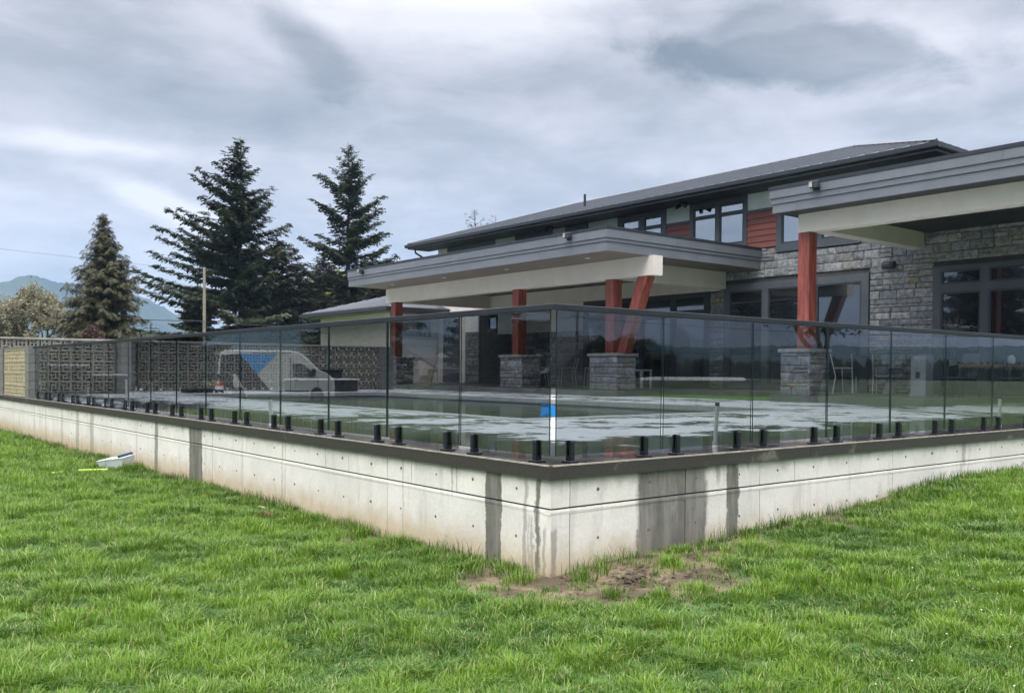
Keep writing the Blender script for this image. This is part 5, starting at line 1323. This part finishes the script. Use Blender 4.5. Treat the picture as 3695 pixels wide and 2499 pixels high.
# ================================================================== GRASS
def tuft(seed, nbl, rad, hmin, hmax, wid, lean, clover=False):
    r = np.random.default_rng(seed); V = []; F = []; rn = []
    for i in range(nbl):
        a = r.uniform(0, 2*np.pi); q = rad*math.sqrt(r.random()); bx, by = q*math.cos(a), q*math.sin(a)
        h = r.uniform(hmin, hmax); da = a+r.normal(0, 1.); ln = h*r.uniform(.15, lean); w = wid*r.uniform(.6, 1.3)/2
        sx, sy = -math.sin(da), math.cos(da); dx, dy = math.cos(da), math.sin(da); b_ = len(V)
        zz = -.02
        V += [(bx-sx*w, by-sy*w, zz), (bx+sx*w, by+sy*w, zz), (bx+dx*ln*.35-sx*w*.9, by+dy*ln*.35-sy*w*.9, h*.55), (bx+dx*ln*.35+sx*w*.9, by+dy*ln*.35+sy*w*.9, h*.55), (bx+dx*ln, by+dy*ln, h*(1-.25*ln/h))]
        F += [(b_, b_+1, b_+3), (b_, b_+3, b_+2), (b_+2, b_+3, b_+4)]; rn += [r.random()]*5
    me = fastmesh('grass_tuft', V, F, M['grass'], attrs={'rnd': rn}); return bpy.data.objects.new('grass_tuft', me)
tc_ = bpy.data.collections.new('grass_tufts')
for k in range(5): tc_.objects.link(tuft(100+k, 34, .075, .035, .085, .0052, .9))
def clover(seed):
    r = np.random.default_rng(seed); V = []; F = []; rn = []
    for i in range(26):
        a = r.uniform(0, 6.283); q = .07*math.sqrt(r.random()); x, y, z = q*math.cos(a), q*math.sin(a), r.uniform(.03, .055); s_ = r.uniform(.005, .009)
        for k in range(3):
            t1 = a+k*2.094; b_ = len(V); c_, d_ = math.cos(t1), math.sin(t1)
            V += [(x, y, z), (x+c_*s_-d_*s_*.6, y+d_*s_+c_*s_*.6, z+.002), (x+c_*s_*1.8, y+d_*s_*1.8, z-.001), (x+c_*s_+d_*s_*.6, y+d_*s_-c_*s_*.6, z+.002)]
            F += [(b_, b_+1, b_+2), (b_, b_+2, b_+3)]; rn += [r.random()*.5]*4
    me = fastmesh('grass_tuft', V, F, M['grass'], attrs={'rnd': rn}); return bpy.data.objects.new('grass_tuft', me)
for k in range(2): tc_.objects.link(tuft(120+k, 26, .06, .07, .135, .006, 1.2))
tc_.objects.link(clover(7))
def build_grass():
    r = np.random.default_rng(5); cx, cy = CAMP.x, CAMP.y; pts = []
    A0, A1 = yaw-R(40), yaw+R(46)
    for (r0, r1, dens) in ((1.6, 5, 420), (5, 8, 330), (8, 12, 210), (12, 18, 110), (18, 32, 50)):
        n = int(dens*(r1*r1-r0*r0)*(A1-A0)/2); rad = np.sqrt(r.uniform(r0*r0, r1*r1, n)); a = r.uniform(A0, A1, n)
        x = cx+rad*np.cos(a); y = cy+rad*np.sin(a); sc = np.interp(rad, [1.6, 5, 8, 12, 18, 32], [.72, .85, 1., 1.2, 1.6, 2.3])
        k = (x < .0) | (y < .0); pts.append(np.stack([x, y, sc, rad], 1)[k])
    P = np.concatenate(pts); N = len(P)
    nz = np.empty((N, 5))
    for i in range(N):
        v = Vector((P[i, 0], P[i, 1], 0)); nz[i] = (noise.noise(v*.55), noise.noise(v*1.9+Vector((9, 3, 0))), noise.noise(v*5.3+Vector((2, 7, 0))), noise.noise(v*3.1+Vector((0, 0, 5))), noise.noise(v*.25+Vector((4, 4, 4))))
    # bare soil: near the wall foot and in a few patches
    keep = np.ones(N, bool)
    for (px, py, q) in [(.60, -.45, .60), (-.15, -.22, .44), (-.35, .35, .26), (6.2, -.75, .34), (1.4, -.32, .28), (3.2, -.3, .25), (1.9, -.28, .25), (-.3, 2.2, .25)]:
        d = np.hypot(P[:, 0]-px, P[:, 1]-py)+nz[:, 2]*.35+nz[:, 3]*.2; keep &= ~((d < q) & (r.random(N) > .16))
    dw = np.where(P[:, 0] < 0, np.where(P[:, 1] > 0, -P[:, 0], np.hypot(P[:, 0], np.minimum(P[:, 1], 0))), -P[:, 1])   # distance to the wall
    strip = (dw < .24+.2*nz[:, 3]+.14*nz[:, 1]) & (r.random(N) > .38+.35*(nz[:, 2] > .1)); keep &= ~strip
    keep &= ~((nz[:, 2] > .48) & (nz[:, 3] > .22) & (r.random(N) > .3))
    P = P[keep]; nz = nz[keep]; dw = dw[keep]; N = len(P)
    ln = np.clip(.80+.28*nz[:, 1]+.42*nz[:, 3]+.42*nz[:, 2]+.1*nz[:, 0], .42, 1.5)
    hs_ = P[:, 2]*ln; 
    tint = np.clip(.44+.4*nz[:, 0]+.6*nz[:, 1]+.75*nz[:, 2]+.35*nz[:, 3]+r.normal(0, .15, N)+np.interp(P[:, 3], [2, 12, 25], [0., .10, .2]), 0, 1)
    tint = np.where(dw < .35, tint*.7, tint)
    me = bpy.data.meshes.new('grass'); me.vertices.add(N)
    co = np.stack([P[:, 0], P[:, 1], ground_z(P[:, 0], P[:, 1])], 1).astype(np.float32); me.vertices.foreach_set('co', co.ravel())
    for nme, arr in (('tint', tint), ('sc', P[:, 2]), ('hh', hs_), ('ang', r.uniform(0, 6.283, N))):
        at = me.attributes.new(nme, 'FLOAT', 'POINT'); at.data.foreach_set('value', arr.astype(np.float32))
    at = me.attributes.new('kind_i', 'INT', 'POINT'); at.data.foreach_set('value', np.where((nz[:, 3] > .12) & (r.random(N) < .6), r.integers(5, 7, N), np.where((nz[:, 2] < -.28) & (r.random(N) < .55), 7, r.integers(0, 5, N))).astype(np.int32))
    me.materials.append(M['grass'])
    o = bpy.data.objects.new('grass', me); col.objects.link(o); tag(o, 'lush uneven lawn grass in front of the retaining wall', kind='stuff')
    ng = bpy.data.node_groups.new('grass_scatter', 'GeometryNodeTree')
    ng.interface.new_socket('Geometry', in_out='INPUT', socket_type='NodeSocketGeometry'); ng.interface.new_socket('Geometry', in_out='OUTPUT', socket_type='NodeSocketGeometry')
    nd = ng.nodes; lk = ng.links
    gi = nd.new('NodeGroupInput'); go = nd.new('NodeGroupOutput'); m2p = nd.new('GeometryNodeMeshToPoints'); iop = nd.new('GeometryNodeInstanceOnPoints')
    ci = nd.new('GeometryNodeCollectionInfo'); ci.inputs[0].default_value = tc_; ci.inputs[1].default_value = True; ci.inputs[2].default_value = True
    def attr(n, t='FLOAT'):
        a = nd.new('GeometryNodeInputNamedAttribute'); a.data_type = t; a.inputs[0].default_value = n; return a.outputs[0]
    cs = nd.new('ShaderNodeCombineXYZ'); lk.new(attr('sc'), cs.inputs[0]); lk.new(attr('sc'), cs.inputs[1]); lk.new(attr('hh'), cs.inputs[2])
    cr = nd.new('ShaderNodeCombineXYZ'); lk.new(attr('ang'), cr.inputs[2])
    lk.new(gi.outputs[0], m2p.inputs[0]); lk.new(m2p.outputs[0], iop.inputs['Points']); lk.new(ci.outputs[0], iop.inputs['Instance']); iop.inputs['Pick Instance'].default_value = True
    lk.new(attr('kind_i', 'INT'), iop.inputs['Instance Index']); lk.new(cr.outputs[0], iop.inputs['Rotation']); lk.new(cs.outputs[0], iop.inputs['Scale'])
    lk.new(iop.outputs[0], go.inputs[0])
    md = o.modifiers.new('scatter', 'NODES'); md.node_group = ng
    print('grass points', N)
    return N
build_grass()
# taller weeds and clover at the wall foot
wd = np.random.default_rng(8)
V = []; F = []; rn = []
def blade(x, y, z, h, w, ln):
    a = wd.uniform(0, 6.283); dx, dy = math.cos(a), math.sin(a); sx, sy = -dy*w, dx*w; b_ = len(V)
    V.extend([(x-sx, y-sy, z), (x+sx, y+sy, z), (x+dx*ln*.4+sx*.7, y+dy*ln*.4+sy*.7, z+h*.6), (x+dx*ln*.4-sx*.7, y+dy*ln*.4-sy*.7, z+h*.6), (x+dx*ln, y+dy*ln, z+h), (x+dx*ln*1.02, y+dy*ln*1.02, z+h)])
    F.extend([(b_, b_+1, b_+2, b_+3), (b_+3, b_+2, b_+4, b_+5)]); rn.extend([wd.random()]*6)
for i in range(4200):
    s_ = wd.uniform(-15, 8.5); q = noise.noise(Vector((s_*1.3, 3.3, 0)))
    if q < -.12: continue
    d = abs(wd.normal(0, .07))+.0
    x, y = (s_, -.0+.025-d) if s_ > 0 else (.025-d, -s_)
    h = wd.uniform(.04, .11)*(1+1.3*max(q, 0)); 
    if 1.0 < s_ < 2.1: h *= 1.4
    blade(x, y, float(ground_z(x, y))-.01, h, .0022*(1+.08*abs(s_)), h*wd.uniform(.1, .6))
me = fastmesh('wall_weeds', V, F, M['fir_brown'] if False else M['grass'], attrs={'rnd': rn}); o = bpy.data.objects.new('wall_weeds', me); col.objects.link(o); tag(o, 'straggling longer grass along the foot of the concrete wall', kind='stuff')
# dead leaves, bark bits and stones in the bare corner
V = []; F = []
for i in range(420):
    a, q = wd.uniform(0, 6.28), abs(wd.normal(0, .5)); x, y = .35+q*1.3*math.cos(a), -.45+q*.7*math.sin(a)
    if x > 0 and y > -.0: continue
    s_ = wd.uniform(.008, .03); z = float(ground_z(x, y))+.004; t1 = wd.uniform(0, 6.28); b_ = len(V)
    for k in range(4): V.append((x+s_*math.cos(t1+k*1.57)*(1 if k % 2 else .45), y+s_*math.sin(t1+k*1.57)*(1 if k % 2 else .45), z+wd.uniform(0, .014)))
    F.append((b_, b_+1, b_+2, b_+3))
me = fastmesh('leaf_litter', V, F, simple('dead_leaf', (.055, .036, .024), .8, .6, 40)); o = bpy.data.objects.new('leaf_litter', me); col.objects.link(o); tag(o, 'dead leaves and bark bits on the bare soil at the wall corner', kind='stuff')
# tiny white chickweed flowers
V = []; F = []
for i in range(170):
    cx_, cy_ = [(-.9, -2.9), (.6, -3.0), (1.6, -2.3), (-1.8, -3.2), (4.5, -2.2)][i % 5]; x, y = cx_+wd.normal(0, .45), cy_+wd.normal(0, .3)
    z = float(ground_z(x, y))+wd.uniform(.05, .09); s_ = wd.uniform(.003, .006); b_ = len(V)
    for k in range(4): V.append((x+s_*math.cos(k*1.57), y+s_*math.sin(k*1.57), z+wd.uniform(0, .004)))
    F.append((b_, b_+1, b_+2, b_+3))
me = fastmesh('chickweed_flowers', V, F, M['white_paint']); o = bpy.data.objects.new('chickweed_flowers', me); col.objects.link(o); tag(o, 'tiny white weed flowers scattered in the lawn', kind='stuff')
print('all done')
